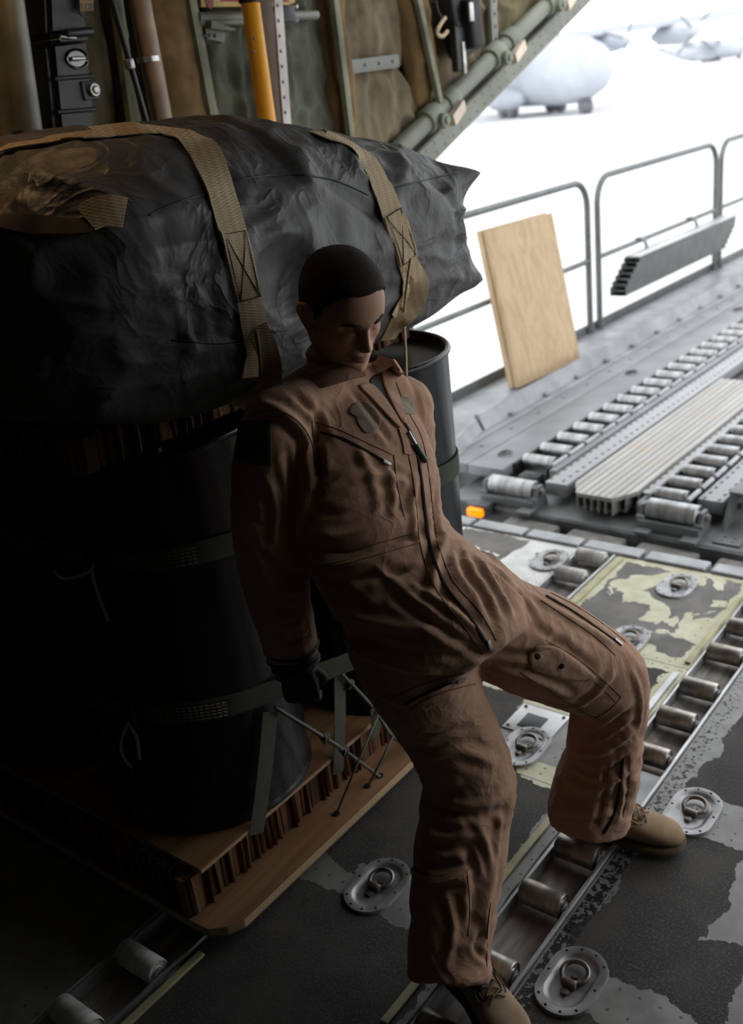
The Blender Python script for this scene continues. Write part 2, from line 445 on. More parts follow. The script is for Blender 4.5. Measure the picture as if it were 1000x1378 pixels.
# ------------------------------------------------------------------ tie-down rings
def tie_down(label, x, y, yaw=0., first=[None]):
    t = thing('tie_down_ring', label, 'tie-down ring', (x, y, 0), yaw, group='tie-down rings set in the ramp floor')
    def stad(a, b, z, n=12):   # stadium outline, long along y
        pts = [(a * math.cos(q), (b - a) + a * math.sin(q), z) for q in np.linspace(0, PI, n)]
        return pts + [(a * math.cos(q), -(b - a) + a * math.sin(q), z) for q in np.linspace(PI, 2 * PI, n)]
    if first[0] is None:
        bm = BM()
        loops = [[bm.verts.new(p) for p in stad(a, b, z)] for a, b, z in ((.066, .098, .0), (.064, .096, .004), (.041, .066, .004), (.038, .063, .001), (.035, .058, -.0), (.028, .05, .0008))]
        loops = [[bm.verts.new(p) for p in stad(a, b, z)] for a, b, z in ((.070, .106, .0005), (.068, .104, .009), (.050, .084, .009), (.047, .081, .007), (.042, .075, .002), (.034, .066, .0014))]
        for v in [v for v in bm.verts if not any(v in l for l in loops)]: bm.verts.remove(v)
        for a, b in zip(loops, loops[1:]):
            for i in range(len(a)): bm.faces.new((a[i], a[(i + 1) % len(a)], b[(i + 1) % len(a)], b[i]))
        bm.faces.new(loops[-1]); fixn(bm)
        for f in bm.faces:
            if f.normal.z < -.2: f.normal_flip()
        pan = finish('pan', bm, m_pan, t, smooth=50)
        for i in range(10):
            bm = BM(); q = i / 10 * 2 * PI; p = (math.cos(q) * .059, math.sin(q) * .059 + (.036 if math.sin(q) > .1 else -.036 if math.sin(q) < -.1 else 0))
            bmesh.ops.create_uvsphere(bm, u_segments=8, v_segments=5, radius=.0038, matrix=Matrix.Translation((p[0], p[1], .0095)) @ Matrix.Diagonal((1, 1, .4, 1)))
            finish('rivet', bm, m_gun, pan, smooth=60)
        bm = BM(); pts = [(.0235 * math.cos(a), .0235 * math.sin(a), 0) for a in np.linspace(-.9, PI + .9, 20)]
        pts = [pts[0]] + pts + [pts[-1]]
        tube(bm, [Vector((.031 * math.cos(a), .018 + .031 * math.sin(a), .0125 + .004 * math.sin(a))) for a in np.linspace(0, 2 * PI, 25)[:-1]], .0062, 10, closed=True)
        finish('ring', bm, m_ringsteel, t, smooth=60)
        bm = BM(); box(bm, (-.019, -.022, .002), (.019, -.006, .021), .004); cyl(bm, (0, -.036, .001), (0, -.036, .009), .011, 8, bev=.001); cyl(bm, (0, .016, .001), (0, .016, .007), .008, 8)
        finish('clamp_block', bm, m_ringsteel, t, smooth=40)
        first[0] = t
    else:
        for ch in first[0].children: dup(ch, t)
    return t
m_pan = simple('tie_down_pan', (.34, .34, .35), .42, .6, var=.22, scale=12)
m_ringsteel = simple('ring_steel', (.20, .18, .16), .4, .8, var=.35, scale=25)
for lab, x, y in (('steel floor ring in front of the tan boot toe, beside the black grit strip', -.823, 2.215),
                  ('steel floor ring at the bottom edge of the picture, by the front boot', -.845, 1.525),
                  ('steel floor ring in shadow between the plywood skid and the man\'s front leg', -1.42, 1.535),
                  ('steel floor ring glimpsed between the man\'s two trouser legs', -1.378, 2.25),
                  ('steel floor ring on bright bare metal near two short white rollers', -1.93, 3.455),
                  ('steel floor ring on the patchy yellow-green panel by the ramp edge', -1.362, 3.458),
                  ('steel floor ring half hidden behind the man\'s bent knee', -1.362, 2.985)):
    tie_down(lab, x, y)
# small access plate beside the ring between the legs
t = thing('access_plate', 'square grey latch plate with a dark slot, seen between the trouser legs', 'plate', (-1.41, 2.385, 0))
bm = BM(); box(bm, (-.085, -.075, .0005), (.085, .075, .005), .002)
finish('plate', bm, m_alu, t, smooth=30)
bm = BM(); box(bm, (-.045, -.048, .0052), (.03, .03, .0072), .001); finish('slot_cover', bm, m_gun, t, smooth=30)
bm = BM()
for sx in (-1, 1):
    for sy in (-1, 1): cyl(bm, (sx * .07, sy * .06, .005), (sx * .07, sy * .06, .0075), .006, 10)
finish('screw', bm, m_gun, t, smooth=30)
# ================================================================== cargo loader behind the ramp (one vehicle)
LD = thing('cargo_loader', 'grey flat-deck cargo loader with roller tracks and railing parked behind the ramp', 'loader', (-2.2, 4.2, 0), -.028)
def lw(x, y, z): return LD_M @ Vector((x, y, z))
LD_M = Matrix.Translation((-2.2, 4.2, 0)) @ Matrix.Rotation(-.028, 4, 'Z')
def part(name, bm, mat, parent=LD, smooth=35, label=None):
    fixn(bm); o = finish(name, bm, mat, parent, smooth=smooth)
    if label: o['label'] = label
    return o
m_deck = simple('deck_plate_paint', (.22, .23, .24), .5, .3, var=.14, scale=3, bump=.05)
m_perf = M('perforated_deck', .5, .4)
_f = m_perf.noise(4, 4)
_u = ((m_perf.y * 14.0).fract() - .5).abs() * (1 / 14.0); _v = ((m_perf.x * 14.0).fract() - .5).abs() * (1 / 14.0)
_hole = (_u * _u * .25 + _v * _v).lt(.008 ** 2)
m_perf.col(m_perf.mix(_hole, m_perf.vary((.36, .37, .38), .15, _f), (.05, .05, .05))); m_perf = m_perf.mat
BLK = (-.30, .06, .42, .80)
# frame and front plate
bm = BM(); box(bm, (-.72, -.08, -.16), (2.2, .6, -.12), .006); part('front_plate', bm, m_loader)
bm = BM(); box(bm, (-.72, -.10, -.26), (2.2, -.06, -.125), .006); part('front_beam', bm, m_loader_dark)
bm = BM(); box(bm, (-1.35, .35, -.55), (2.2, 6.6, -.09), .01); part('chassis', bm, m_loader_dark)
bm = BM(); box(bm, (-.6, -.02, -.9), (2.2, .3, -.27), .01); part('chassis', bm, m_loader_dark)
for k, xx in enumerate((BLK)):
    bm = BM(); box(bm, (xx + .0, -.33, -.30), (xx + .29, -.11, -.145), .014); part('bumper_block', bm, m_bumper)
# deck plates
bm = BM(); box(bm, (-.95, .12, -.06), (-.715, 6.6, 0), .004); box(bm, (-.712, .12, -.06), (-.49, 6.6, -.002), .004)
for yy in np.arange(.4, 6.2, .32): cyl(bm, (-.80, yy, 0), (-.80, yy, .006), .012, 8)
part('deck_plate', bm, m_deck)
bm = BM(); box(bm, (-.245, .2, -.07), (-.205, 3.05, .004), .003)
part('side_guide', bm, m_deck)
bm = BM(); box(bm, (-.19, .06, -.07), (-.065, 3.3, -.002), .003); part('perforated_plate', bm, m_perf)
bm = BM(); box(bm, (-.19, 3.05, -.06), (2.2, 6.6, -.004), .003); part('deck_plate', bm, m_deck)
bm = BM(); box(bm, (.315, .12, -.07), (.36, 3.3, .0), .003); part('perforated_plate', bm, m_perf)
bm = BM(); box(bm, (.58, .16, -.07), (.70, 3.3, -.004), .003); part('perforated_plate', bm, m_perf)
bm = BM(); box(bm, (.72, .5, -.10), (2.2, 3.05, -.03), .003); part('deck_plate', bm, m_deck)
# kerb walkway on the left
bm = BM(); box(bm, (-1.43, .10, -.05), (-.985, 6.6, .012), .004); 
for yy in (2.75, 4.6): box(bm, (-1.42, yy, .012), (-.99, yy + .012, .014))
part('walkway_plate', bm, m_galv)
bm = BM(); box(bm, (-1.445, .1, -.09), (-1.43, 6.6, .075), .003); part('toe_board', bm, m_rail)
bm = BM()
prism(bm, [(-.985, .62, -.0), (-.915, .62, .0), (-.965, .62, .10), (-.990, .62, .10)], (0, 6, 0))
prism(bm, [(-.985, .60, .0), (-.985, .60, .08), (-.965, .60, .08), (-.92, .60, 0)], (.10, -.42, -.01))
box(bm, (-.955, .2, -.01), (-.86, 6.6, .008), .003)
for yy in np.arange(.9, 6.2, .42): box(bm, (-.935, yy, .005), (-.90, yy + .05, .03), .004)
part('kerb_rail', bm, m_galv)
# corrugated bridge plate lying in the deck, chamfered nose with hollow cells
tr = BM(); n = 9; x0, x1 = -.035, .305
for i in range(n):
    a = x0 + (x1 - x0) * i / n; b = x0 + (x1 - x0) * (i + 1) / n; c = (i + .5) / n
    nose = .10 - .13 * min(1, min(c, 1 - c) / .22)
    g = .0012
    na, nb_ = (.10 - .13 * min(1, min(q_, 1 - q_) / .22) for q_ in (i / n, (i + 1) / n))
    prism(tr, [(a + g, na, -.012), (b - g, nb_, -.012), (b - g, 2.02, -.012), (a + g, 2.02, -.012)], (0, 0, .019))         # top tread
    prism(tr, [(a + .006, na, .006), (b - .006, nb_, .006), (b - .006, 2.02, .006), (a + .006, 2.02, .006)], (0, 0, .004))
    box(tr, (a - .0015, na + .002, -.082), (a + .0035, 2.02, -.008))  # web
    box(tr, (a, nose + .05, -.09), (b, 2.0, -.08))
box(tr, (x1 - .003, .10, -.075), (x1 + .002, 2.02, -.008))
m_bridge = M('bridge_plate_alu', .45, .45)
_n1 = m_bridge.noise(2.2, 4); _n2 = m_bridge.noise(30, 3, stretch=(1, .05, 1))
_c = m_bridge.mix(_n2.sstep(.3, .7), (.33, .325, .31), (.43, .42, .40)); _c = m_bridge.mix(_n1.sstep(.5, .75), _c, (.42, .32, .22))
m_bridge = m_bridge.col(_c).mat
part('bridge_plate', tr, m_bridge, label='corrugated bridge plate with open hollow cells')
bm = BM(); box(bm, (.10, .14, -.118), (.14, .32, -.02), .01); box(bm, (.33, .02, -.118), (.37, .14, -.01), .012); part('stop_block', bm, m_loader)
# conveyor beds
def bed(x0, x1, y0, y1, pitch, label):
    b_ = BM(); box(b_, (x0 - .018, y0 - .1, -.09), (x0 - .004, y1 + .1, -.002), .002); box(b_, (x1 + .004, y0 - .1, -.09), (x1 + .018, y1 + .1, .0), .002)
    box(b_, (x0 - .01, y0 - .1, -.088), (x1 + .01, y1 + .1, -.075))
    root = part('roller_bed', b_, m_gun, label=label)  # near-black bed colour stands in for the shade between the rollers
    pr = None; y = y0
    g = BM()
    while y < y1:
        if pr is None:
            pr = finish('roller', roller_mesh(.036, x1 - x0), m_roller_clean, root, smooth=35)
        q = pr if y == y0 else dup(pr, root)
        q.location = ((x0 + x1) / 2, y, -.012); q.rotation_euler = (rng.rand() * 6, 0, 0)
        cyl(g, (x1 + .026, y - pitch * .42, .006), (x1 + .026, y + pitch * .42, .006), .013, 12, bev=.004)
        y += pitch
    fixn(g); finish('guide_rail', g, m_alu_dull, root, smooth=40)
    return root
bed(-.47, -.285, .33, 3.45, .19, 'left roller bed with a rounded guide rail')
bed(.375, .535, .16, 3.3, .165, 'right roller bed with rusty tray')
# end rollers in cradles on the front plate
def end_roller(x0, x1, y, z):
    b_ = BM()
    for xx in (x0 - .03, x1 + .012):
        pts = [(xx, y - .06, -.118), (xx, y + .07, -.118), (xx, y + .05, z - .02), (xx, y + .03, z + .03), (xx, y - .03, z + .03), (xx, y - .05, z - .02)]
        prism(b_, pts, (.018, 0, 0))
        cyl(b_, (xx - .022, y, z), (xx + .04, y, z), .017, 12, bev=.004); cyl(b_, (xx - .012, y - .05, z - .03), (xx + .03, y - .05, z - .03), .012, 10)
    box(b_, (x0 - .03, y - .075, -.118), (x1 + .03, y - .05, z - .035), .005); box(b_, (x0 - .02, y - .13, -.118), (x0 + .05, y - .06, -.10), .004); box(b_, (x1 - .04, y - .14, -.118), (x1 + .04, y - .06, -.10), .004)
    root = part('end_roller_cradle', b_, m_loader)
    r_ = finish('end_roller', roller_mesh(.052, x1 - x0), m_roller_clean, root, smooth=35); r_.location = ((x0 + x1) / 2, y, z)
end_roller(-.475, -.215, .0, -.035)
end_roller(.40, .645, .02, -.03)
# bolted bracket at the right
bm = BM(); prism(bm, [(.735, .05, -.118), (.735, .30, -.118), (.735, .30, .06), (.735, .17, .06)], (.012, 0, 0)); box(bm, (.735, -.05, -.118), (.86, .28, -.108), .003)
box(bm, (.735, .14, .05), (1.0, .34, .065), .004); prism(bm, [(.95, .05, -.118), (.95, .30, -.118), (.95, .30, .06), (.95, .17, .06)], (.012, 0, 0))
for zz in (-.045, .02): cyl(bm, (.73, .24, zz), (.768, .24, zz), .018, 6)
for yy in (-.02, .02): 
    for xx in (.77, .82): cyl(bm, (xx, yy, -.109), (xx, yy, -.104), .010, 8)
br = part('bolted_bracket', bm, m_loader)
bm = BM(); box(bm, (.68, .36, -.10), (.78, .46, -.01), .01); part('latch_block', bm, m_loader_dark)
bm = BM(); box(bm, (-.42, .17, -.11), (-.31, .25, -.04), .006); cyl(bm, (-.40, .2, -.05), (-.33, .2, -.05), .022, 10); part('latch_block', bm, m_loader_dark)
# lashing shackles on the deck plate
for lx, ly in ((-.60, .33), (-.64, 2.0), (-.62, 3.9)):
    bm = BM(); tube(bm, [Vector((lx + .035 * math.cos(a), ly + .035 * math.sin(a), .009 + .006 * math.cos(a))) for a in np.linspace(0, 2 * PI, 21)[:-1]], .006, 8, closed=True); part('lashing_ring', bm, m_loader_dark)
# railing hoops
def hoop(y0, y1, z0=.0, ztop=1.16, zmid=.57, r=.19):
    pts = [Vector((-1.415, y0, z0))]
    pts += [Vector((-1.415, y0 + r - r * math.cos(a), ztop - r + r * math.sin(a))) for a in np.linspace(0, PI / 2, 8)]
    pts += [Vector((-1.415, y1 - r + r * math.sin(a), ztop - r + r * math.cos(a))) for a in np.linspace(0, PI / 2, 8)]
    pts += [Vector((-1.415, y1, z0))]
    b_ = BM(); tube(b_, pts, .024, 12)
    root = part('railing_hoop', b_, m_rail, smooth=60)
    b_ = BM(); tube(b_, [Vector((-1.415, y0, zmid)), Vector((-1.415, y1, zmid))], .02, 10)
    for yy in (y0, y1): cyl(b_, (-1.415, yy, .0), (-1.415, yy, .05), .034, 12)
    fixn(b_); finish('mid_rail', b_, m_rail, root, smooth=60)
hoop(.62, 2.90); hoop(3.06, 5.40); hoop(5.52, 7.9)
bm = BM(); box(bm, (-1.43, 6.6, -.05), (2.2, 8.4, -.004), .004); part('deck_plate', bm, m_deck)
# amber lamp under the deck corner
m_amber = M('amber_lens', .3); m_amber.col((.9, .25, .0)); m_amber.set('Emission Color', (1, .22, .0, 1)); m_amber.set('Emission Strength', 1.6); m_amber = m_amber.mat
_w = at(637, 691, y=4.02); _l = LD_M.inverted() @ _w
bm = BM(); box(bm, (_l.x - .045, _l.y, _l.z - .022), (_l.x + .045, _l.y + .04, _l.z + .022), .009, seg=3); lampo = part('amber_lamp', bm, m_amber, label='lit amber marker lamp')
bm = BM(); box(bm, (_l.x - .06, _l.y + .03, _l.z - .035), (_l.x + .06, _l.y + .1, _l.z + .035), .006); fixn(bm); finish('lamp_housing', bm, m_loader_dark, lampo, smooth=30)

# ------------------------------------------------------------------ folded ribbed panel hung on the railing
wk = thing('folded_walkway_panel', 'grey ribbed metal panel with hollow end cells hooked on the railing', 'panel', lw(-1.36, 3.14, .50), -.028)
bm = BM(); L = 2.32; h = .25; nn = 7
# outer skin boards (top light face, front face) around hollow cells; the near end cut on a slant
def slant(z): return .33 * (1 - z / h) * -1 + .33
for i in range(nn):
    z0 = -h + h * i / nn; z1 = -h + h * (i + 1) / nn; s0 = .36 * max(0, (i + .5) / nn - .25); e0 = L - .36 * max(0, 1 - (i + .5) / nn - .3)
    box(bm, (-.0015, s0, z0), (.0035, e0, z1 + .0005))            # back skin
    box(bm, (.112, s0 + .04, z0), (.118, e0, z1 + .0005))         # front skin
    box(bm, (.0, s0 + .02, z0 - .0015), (.114, e0, z0 + .0025))     # web
box(bm, (-.004, .36 * .75, -.006), (.124, L, .006), .003)
part('ribbed_panel', bm, m_rail, wk)
bm = BM(); box(bm, (-.006, .27, .0065), (.126, L + .02, .0125), .002); part('top_cap', bm, m_alu, wk)
for yy in (.62, 1.65):
    bm = BM(); pts = smooth_path([(.02, yy, .0), (.015, yy, .05), (-.02, yy, .093), (-.06, yy, .095), (-.085, yy, .07), (-.085, yy, .04)], 4)
    ribbon(bm, pts, [Vector((1, 0, .3))] * len(pts), .05, .008); part('hook', bm, m_rail, wk)

# ------------------------------------------------------------------ plywood boards leaning on the railing
def wood(name, col, dark, axis='z', scale=1.0, rough=.6):
    m = M(name, rough, 0, .35)
    st = {'z': (9, 9, .55), 'y': (9, .55, 9), 'x': (.55, 9, 9)}[axis]
    g = m.noise(2.4 * scale, 6, .6, stretch=st, dist=1.1); g2 = m.noise(9 * scale, 4, .6, stretch=st)
    c = m.mix(g.sstep(.35, .7), col, dark); c = m.mix(g2.sstep(.5, .8) * .35, c, tuple(v * .6 for v in dark))
    kn = m.voro(2.3 * scale).lt(.028); c = m.mix(kn * .7, c, tuple(v * .3 for v in dark))
    m.col(c); m.bump(g2, .12, .002); return m.mat
m_ply_pale = wood('pale_plywood', (.53, .40, .25), (.44, .31, .18))
b0 = lw(-1.19, 1.40, .016); b1 = lw(-1.13, 2.13, .016)
tl = at(652, 311, x=(b0.x - .20)); tr_ = at(733, 289, x=(b0.x - .20 + .03))
def leaning(label, off):
    w_ = (b1 - b0).normalized(); up = ((tl + tr_) / 2 - (b0 + b1) / 2); hL = up.length; up = up.normalized(); nrm = up.cross(w_).normalized()
    w_ = w_ if nrm.x > 0 else w_
    nx = nrm if nrm.x > 0 else -nrm
    W = ((b1 - b0).length + (tr_ - tl).length) / 2
    bm = BM(); o = b0 + nx * off[0] + w_ * off[1] + up * off[2]
    prism(bm, [o, o + w_ * W, o + w_ * W + up * hL, o + up * hL], nx * .038); fixn(bm)
    es = list(bm.edges); bmesh.ops.bevel(bm, geom=es, offset=.002, segments=1, affect='EDGES')
    q = finish('plywood_board', bm, m_ply_pale); return tag(q, label, 'board', 'plywood boards leaning on the loader railing')
leaning('pale plywood board with a dark knot, the front one leaning on the loader railing', (0, .0, 0))
leaning('pale plywood board, mostly hidden, leaning behind the knotted board on the railing', (-.040, -.014, .012))

# ================================================================== aircraft parked far off on the apron
m_acft = simple('pale_grey_aircraft', (.50, .53, .585), .6, var=.06, scale=.6)
m_acft_dark = simple('aircraft_dark', (.16, .165, .18), .6)
def transport(name, label, loc, yaw, group):
    t = thing(name, label, 'aircraft', loc, yaw, group=group)
    bm = BM(); prof = [(0, 0), (1.0, .5), (1.6, 1.4), (2.05, 3.2), (2.15, 6), (2.15, 17), (1.9, 20.5), (1.3, 24.5), (.55, 28.5), (0, 29.6)]
    vs = lathe(bm, prof, 28)
    for v in vs:
        k = max(0, (v.co.z - 17) / 12.6); x, y, z = v.co
        v.co = Vector((x, z - 10, y * (1 - .15 * k) + 2.75 + 1.9 * k ** 1.3))
    fixn(bm); finish('fuselage', bm, m_acft, t, smooth=40)
    bm = BM()
    for s in (-1, 1):
        prism(bm, [(0, 2.3, 4.75), (0, -2.4, 4.75), (s * 6, -2.3, 4.8), (s * 20.2, -.9, 5.25), (s * 20.2, 1.5, 5.2), (s * 6, 2.3, 4.8)], (0, 0, .42))
    fixn(bm); finish('wing', bm, m_acft, t, smooth=30)
    for s in (-1, 1):
        for q in (5.0, 10.2):
            bm = BM(); vs = lathe(bm, [(0, -3.9), (.32, -3.7), (.55, -3.1), (.72, -1.6), (.66, .6), (.3, 2.0), (0, 2.4)], 18, Matrix.Translation((s * q, -.6, 4.3)) @ Matrix.Rotation(-PI / 2, 4, 'X'))
            fixn(bm); en = finish('engine_nacelle', bm, m_acft, t, smooth=50)
            bm = BM()
            for b in range(4):
                a = b * PI / 2 + q; box(bm, (-.06, -.03, .3), (.06, .03, 1.9), .01, Matrix.Translation((s * q, -4.15, 4.3)) @ Matrix.Rotation(a, 4, 'Y'))
            finish('propeller', bm, m_acft_dark, en)
    bm = BM(); prism(bm, [(-.12, 14.2, 5.2), (-.12, 19.4, 5.4), (-.12, 20.0, 11.4), (-.12, 17.6, 11.6)], (.24, 0, 0)); fixn(bm); finish('tail_fin', bm, m_acft, t)
    bm = BM()
    for s in (-1, 1): prism(bm, [(0, 16.4, 5.4), (0, 19.8, 5.4), (s * 8, 19.4, 5.5), (s * 8, 17.6, 5.5)], (0, 0, .2))
    fixn(bm); finish('tailplane', bm, m_acft, t)
    for s in (-1, 1):
        bm = BM(); lathe(bm, [(0, -3.2), (.5, -2.8), (.8, -1.4), (.8, 1.8), (.4, 3.0), (0, 3.3)], 16, Matrix.Translation((s * 2.0, 1.2, 1.35)) @ Matrix.Rotation(-PI / 2, 4, 'X')); fixn(bm)
        sp_ = finish('gear_pod', bm, m_acft, t, smooth=50)
        bm = BM()
        for yy in (.3, 1.9): cyl(bm, (s * 1.9 - .28, yy, .68), (s * 1.9 + .28, yy, .68), .68, 20, bev=.1)
        finish('main_wheel', bm, m_acft_dark, sp_, smooth=40)
    bm = BM(); cyl(bm, (-.35, -7.6, .5), (.35, -7.6, .5), .5, 18, bev=.08); box(bm, (-.1, -7.7, .5), (.1, -7.5, 1.7)); finish('nose_wheel', bm, m_acft_dark, t, smooth=40)
    return t
def gp(px, D):   # a point on the apron along the pixel column px, at ground distance D
    r = ray(px, 92 - .12 * (px - 750)); k = D / math.hypot(r[0], r[1]); return Vector((r[0] * k, r[1] * k, -1.05))
g1 = gp(722, 80); transport('transport_aircraft', 'pale grey four-engined transport aircraft parked nearest on the bright apron', g1, math.atan2(g1.x, -g1.y) + PI + .42, 'aircraft on the apron')
g2 = gp(962, 300); transport('transport_aircraft', 'tiny pale transport aircraft farthest off at the picture\'s right edge', g2, math.atan2(g2.x, -g2.y) + PI + .9, 'aircraft on the apron')
# ================================================================== air-drop bundle: skid, honeycomb, plywood, drums, pad, bag
def ply_mat(name, face, edge_a, edge_b, t, z0):
    m = M(name, .6, 0, .3)
    g = m.noise(2.2, 6, .6, stretch=(9, .6, 9), dist=.8)
    fc = m.mix(g.sstep(.35, .7), face, tuple(v * .6 for v in face))
    k = ((m.z - z0) * (3.5 / t)).fract()
    e = m.mix(k.gt(.5), edge_a, edge_b)
    gn = m.nt.nodes.new('ShaderNodeNewGeometry'); sp = m.nt.nodes.new('ShaderNodeSeparateXYZ')
    m.nt.links.new(gn.outputs['True Normal'], sp.inputs[0]); nz = S(m.nt, sp.outputs[2]).abs().lt(.5)
    m.col(m.mix(nz, fc, e)); m.bump(g, .1, .002); return m.mat
m_skid = ply_mat('skid_plywood', (.36, .20, .105), (.62, .47, .28), (.22, .13, .07), .026, .034)
m_ply2 = ply_mat('dark_plywood', (.34, .185, .085), (.60, .45, .27), (.24, .14, .07), .014, .181)
SX = -1.60; SY0, SY1 = 1.145, 2.40
# skid board
bm = BM()
c = .13
poly = [(SX - c, SY0), (SX - c * .45, SY0 + .004), (SX - .02, SY0 + .035), (SX, SY0 + .075), (SX, SY1 - .05), (SX - .05, SY1), (-2.86, SY1), (-2.86, SY0)]
prism(bm, [(x, y, .036) for x, y in poly], (0, 0, .026)); fixn(bm)
tag(finish('plywood_skid', bm, m_skid), 'large brown plywood skid board with layered edge lying on the ramp floor', 'board')
# rope holes are small dark rimmed eyelets in the skid
skid = bpy.data.objects['plywood_skid']
HOLES = [at(px, py, z=.0625) for px, py in ((511, 1044), (494, 1058), (452, 1095), (505, 1075), (585, 985))]
for h in HOLES[:3]:
    bm = BM(); lathe(bm, [(0, -.0002), (.0105, -.0002), (.012, .0012), (.013, 0)], 16, Matrix.Translation((h.x, h.y, .0625))); fixn(bm)
    finish('rope_hole', bm, m_black, skid, smooth=40)
# honeycomb layer
m_card = M('brown_honeycomb_paper', .85, 0, .2)
_g = m_card.noise(40, 2, stretch=(1, 1, .05)); _g2 = m_card.noise(8, 4)
m_card = m_card.col(m_card.mix(_g.sstep(.35, .65), m_card.mix(_g2, (.17, .085, .04), (.26, .14, .07)), (.07, .035, .018))).mat
def honeycomb(name, label, x0, x1, y0, y1, z0, z1, pitch=.021, seed=1):
    r = np.random.RandomState(seed); bm = BM()
    box(bm, (x0 + .022, y0 + .022, z0), (x1 - .022, y1 - .022, z1))
    def wall(p0, p1, nrm):
        p0 = Vector(p0); p1 = Vector(p1); d = (p1 - p0); L = d.length; d.normalize(); n = Vector(nrm); n_ = int(L / pitch)
        for i in range(n_):
            a = p0 + d * (L * (i + r.uniform(-.18, .18)) / n_); w = pitch * r.uniform(.35, .7); off = r.uniform(-.016, .006); lean = r.uniform(-.006, .006)
            q = a + n * off
            poly = [q - n * .03, q - n * .0 + d * w * .15, q + n * .004 + d * w * .5, q + d * w * .85, q + d * w - n * .03]
            vs = prism(bm, [(v.x, v.y, z0) for v in poly], (0, 0, z1 - z0 - r.uniform(0, .003)))
            for v in vs[len(poly):]: v.co += d * lean + n * r.uniform(-.003, .003)
    wall((x1 - .012, y0, 0), (x1 - .012, y1, 0), (1, 0, 0)); wall((x0, y0 + .012, 0), (x1, y0 + .012, 0), (0, -1, 0))
    wall((x0, y1 - .012, 0), (x1, y1 - .012, 0), (0, 1, 0))
    fixn(bm)
    o = finish(name, bm, m_card); return tag(o, label, 'honeycomb pad', 'paper honeycomb pads')
ZP = .18
honeycomb('honeycomb_pad', 'brown paper honeycomb layer sandwiched between skid board and dark plywood', -2.85, -1.705, 1.15, 2.39, .0625, ZP, seed=3)
bm = BM(); box(bm, (-2.86, 1.195, ZP + .0005), (-1.70, 2.39, ZP + .0145), .002, seg=1)
tag(finish('plywood_sheet', bm, m_ply2), 'dark brown plywood sheet that the black drums stand on', 'board')
ZD = ZP + .0148
# drums
m_drum = M('glossy_black_drum', .22, 0, .32)
_g = m_drum.noise(4, 4); m_drum.col((.010, .010, .011)); m_drum.set('Roughness', _g * .22 + .13)
_du = m_drum.noise(14, 5, .7)
m_drum.col(m_drum.mix((m_drum.z * -2.2 + 1.0).sstep(.35, 1.0) * _du.sstep(.35, .8) * .35, (.010, .010, .011), (.12, .11, .105))); m_drum = m_drum.mat
ZT = 1.252
def drum(label, x, y, r):
    t = thing('steel_drum', label, 'drum', (x, y, ZD), group='black drums under the cargo bag')
    h = ZT - ZD; bm = BM()
    lathe(bm, [(0, .002), (r * .9, .002), (r + .004, 0), (r + .007, .006), (r + .004, .016), (r, .022), (r, h - .024), (r + .003, h - .018)], 72); fixn(bm)
    finish('shell', bm, m_drum, t, smooth=40)
    bm = BM(); tube(bm, [Vector(((r + .001) * math.cos(a), (r + .001) * math.sin(a), h - .009)) for a in np.linspace(0, 2 * PI, 73)[:-1]], .0085, 10, closed=True)
    finish('rim', bm, m_drum, t, smooth=60)
    bm = BM(); lathe(bm, [(r, h - .012), (r - .008, h - .016), (r - .012, h - .030), (r * .6, h - .028), (0, h - .027)], 64); fixn(bm)
    lid = finish('lid', bm, m_drum, t, smooth=40)
    bm = BM(); lathe(bm, [(.045, h - .028), (.045, h - .016), (.036, h - .012), (0, h - .012)], 24, Matrix.Translation((r * .45, -r * .35, 0))); fixn(bm)
    finish('bung', bm, m_drum, lid, smooth=35)
    return t
DR = [(-1.985, 1.515, .285), (-1.872, 2.205, .297), (-2.58, 1.50, .285), (-2.50, 2.13, .285)]
drum('glossy black drum nearest the camera, standing on the dark plywood left of the man', *DR[0])
drum('black drum whose open rim shows right of the man\'s face', *DR[1])
drum('black drum hidden in the dark behind the nearest drum', *DR[2])
drum('black drum hidden in the dark at the outboard rear corner of the bundle', *DR[3])
# webbing around the drums: convex hull of circles
m_web_dark = M('dark_green_webbing', .8, 0, .25)
_w = m_web_dark.noise(30, 3); m_web_dark.col(m_web_dark.vary((.045, .05, .036), .3, _w)); m_web_dark.bump((m_web_dark.z * 900.0).sin(), .3, .001); m_web_dark = m_web_dark.mat
m_thread = simple('yellow_stitching', (.30, .26, .12), .8)
def hull_path(grow):
    pts = []
    for x, y, r in DR:
        for a in np.linspace(0, 2 * PI, 73)[:-1]: pts.append((x + (r + grow) * math.cos(a), y + (r + grow) * math.sin(a)))
    pts = sorted(set(pts)); 
    def half(ps):
        h = []
        for p in ps:
            while len(h) > 1 and (h[-1][0] - h[-2][0]) * (p[1] - h[-2][1]) - (h[-1][1] - h[-2][1]) * (p[0] - h[-2][0]) <= 0: h.pop()
            h.append(p)
        return h
    a = half(pts); b = half(pts[::-1]); return a[:-1] + b[:-1]
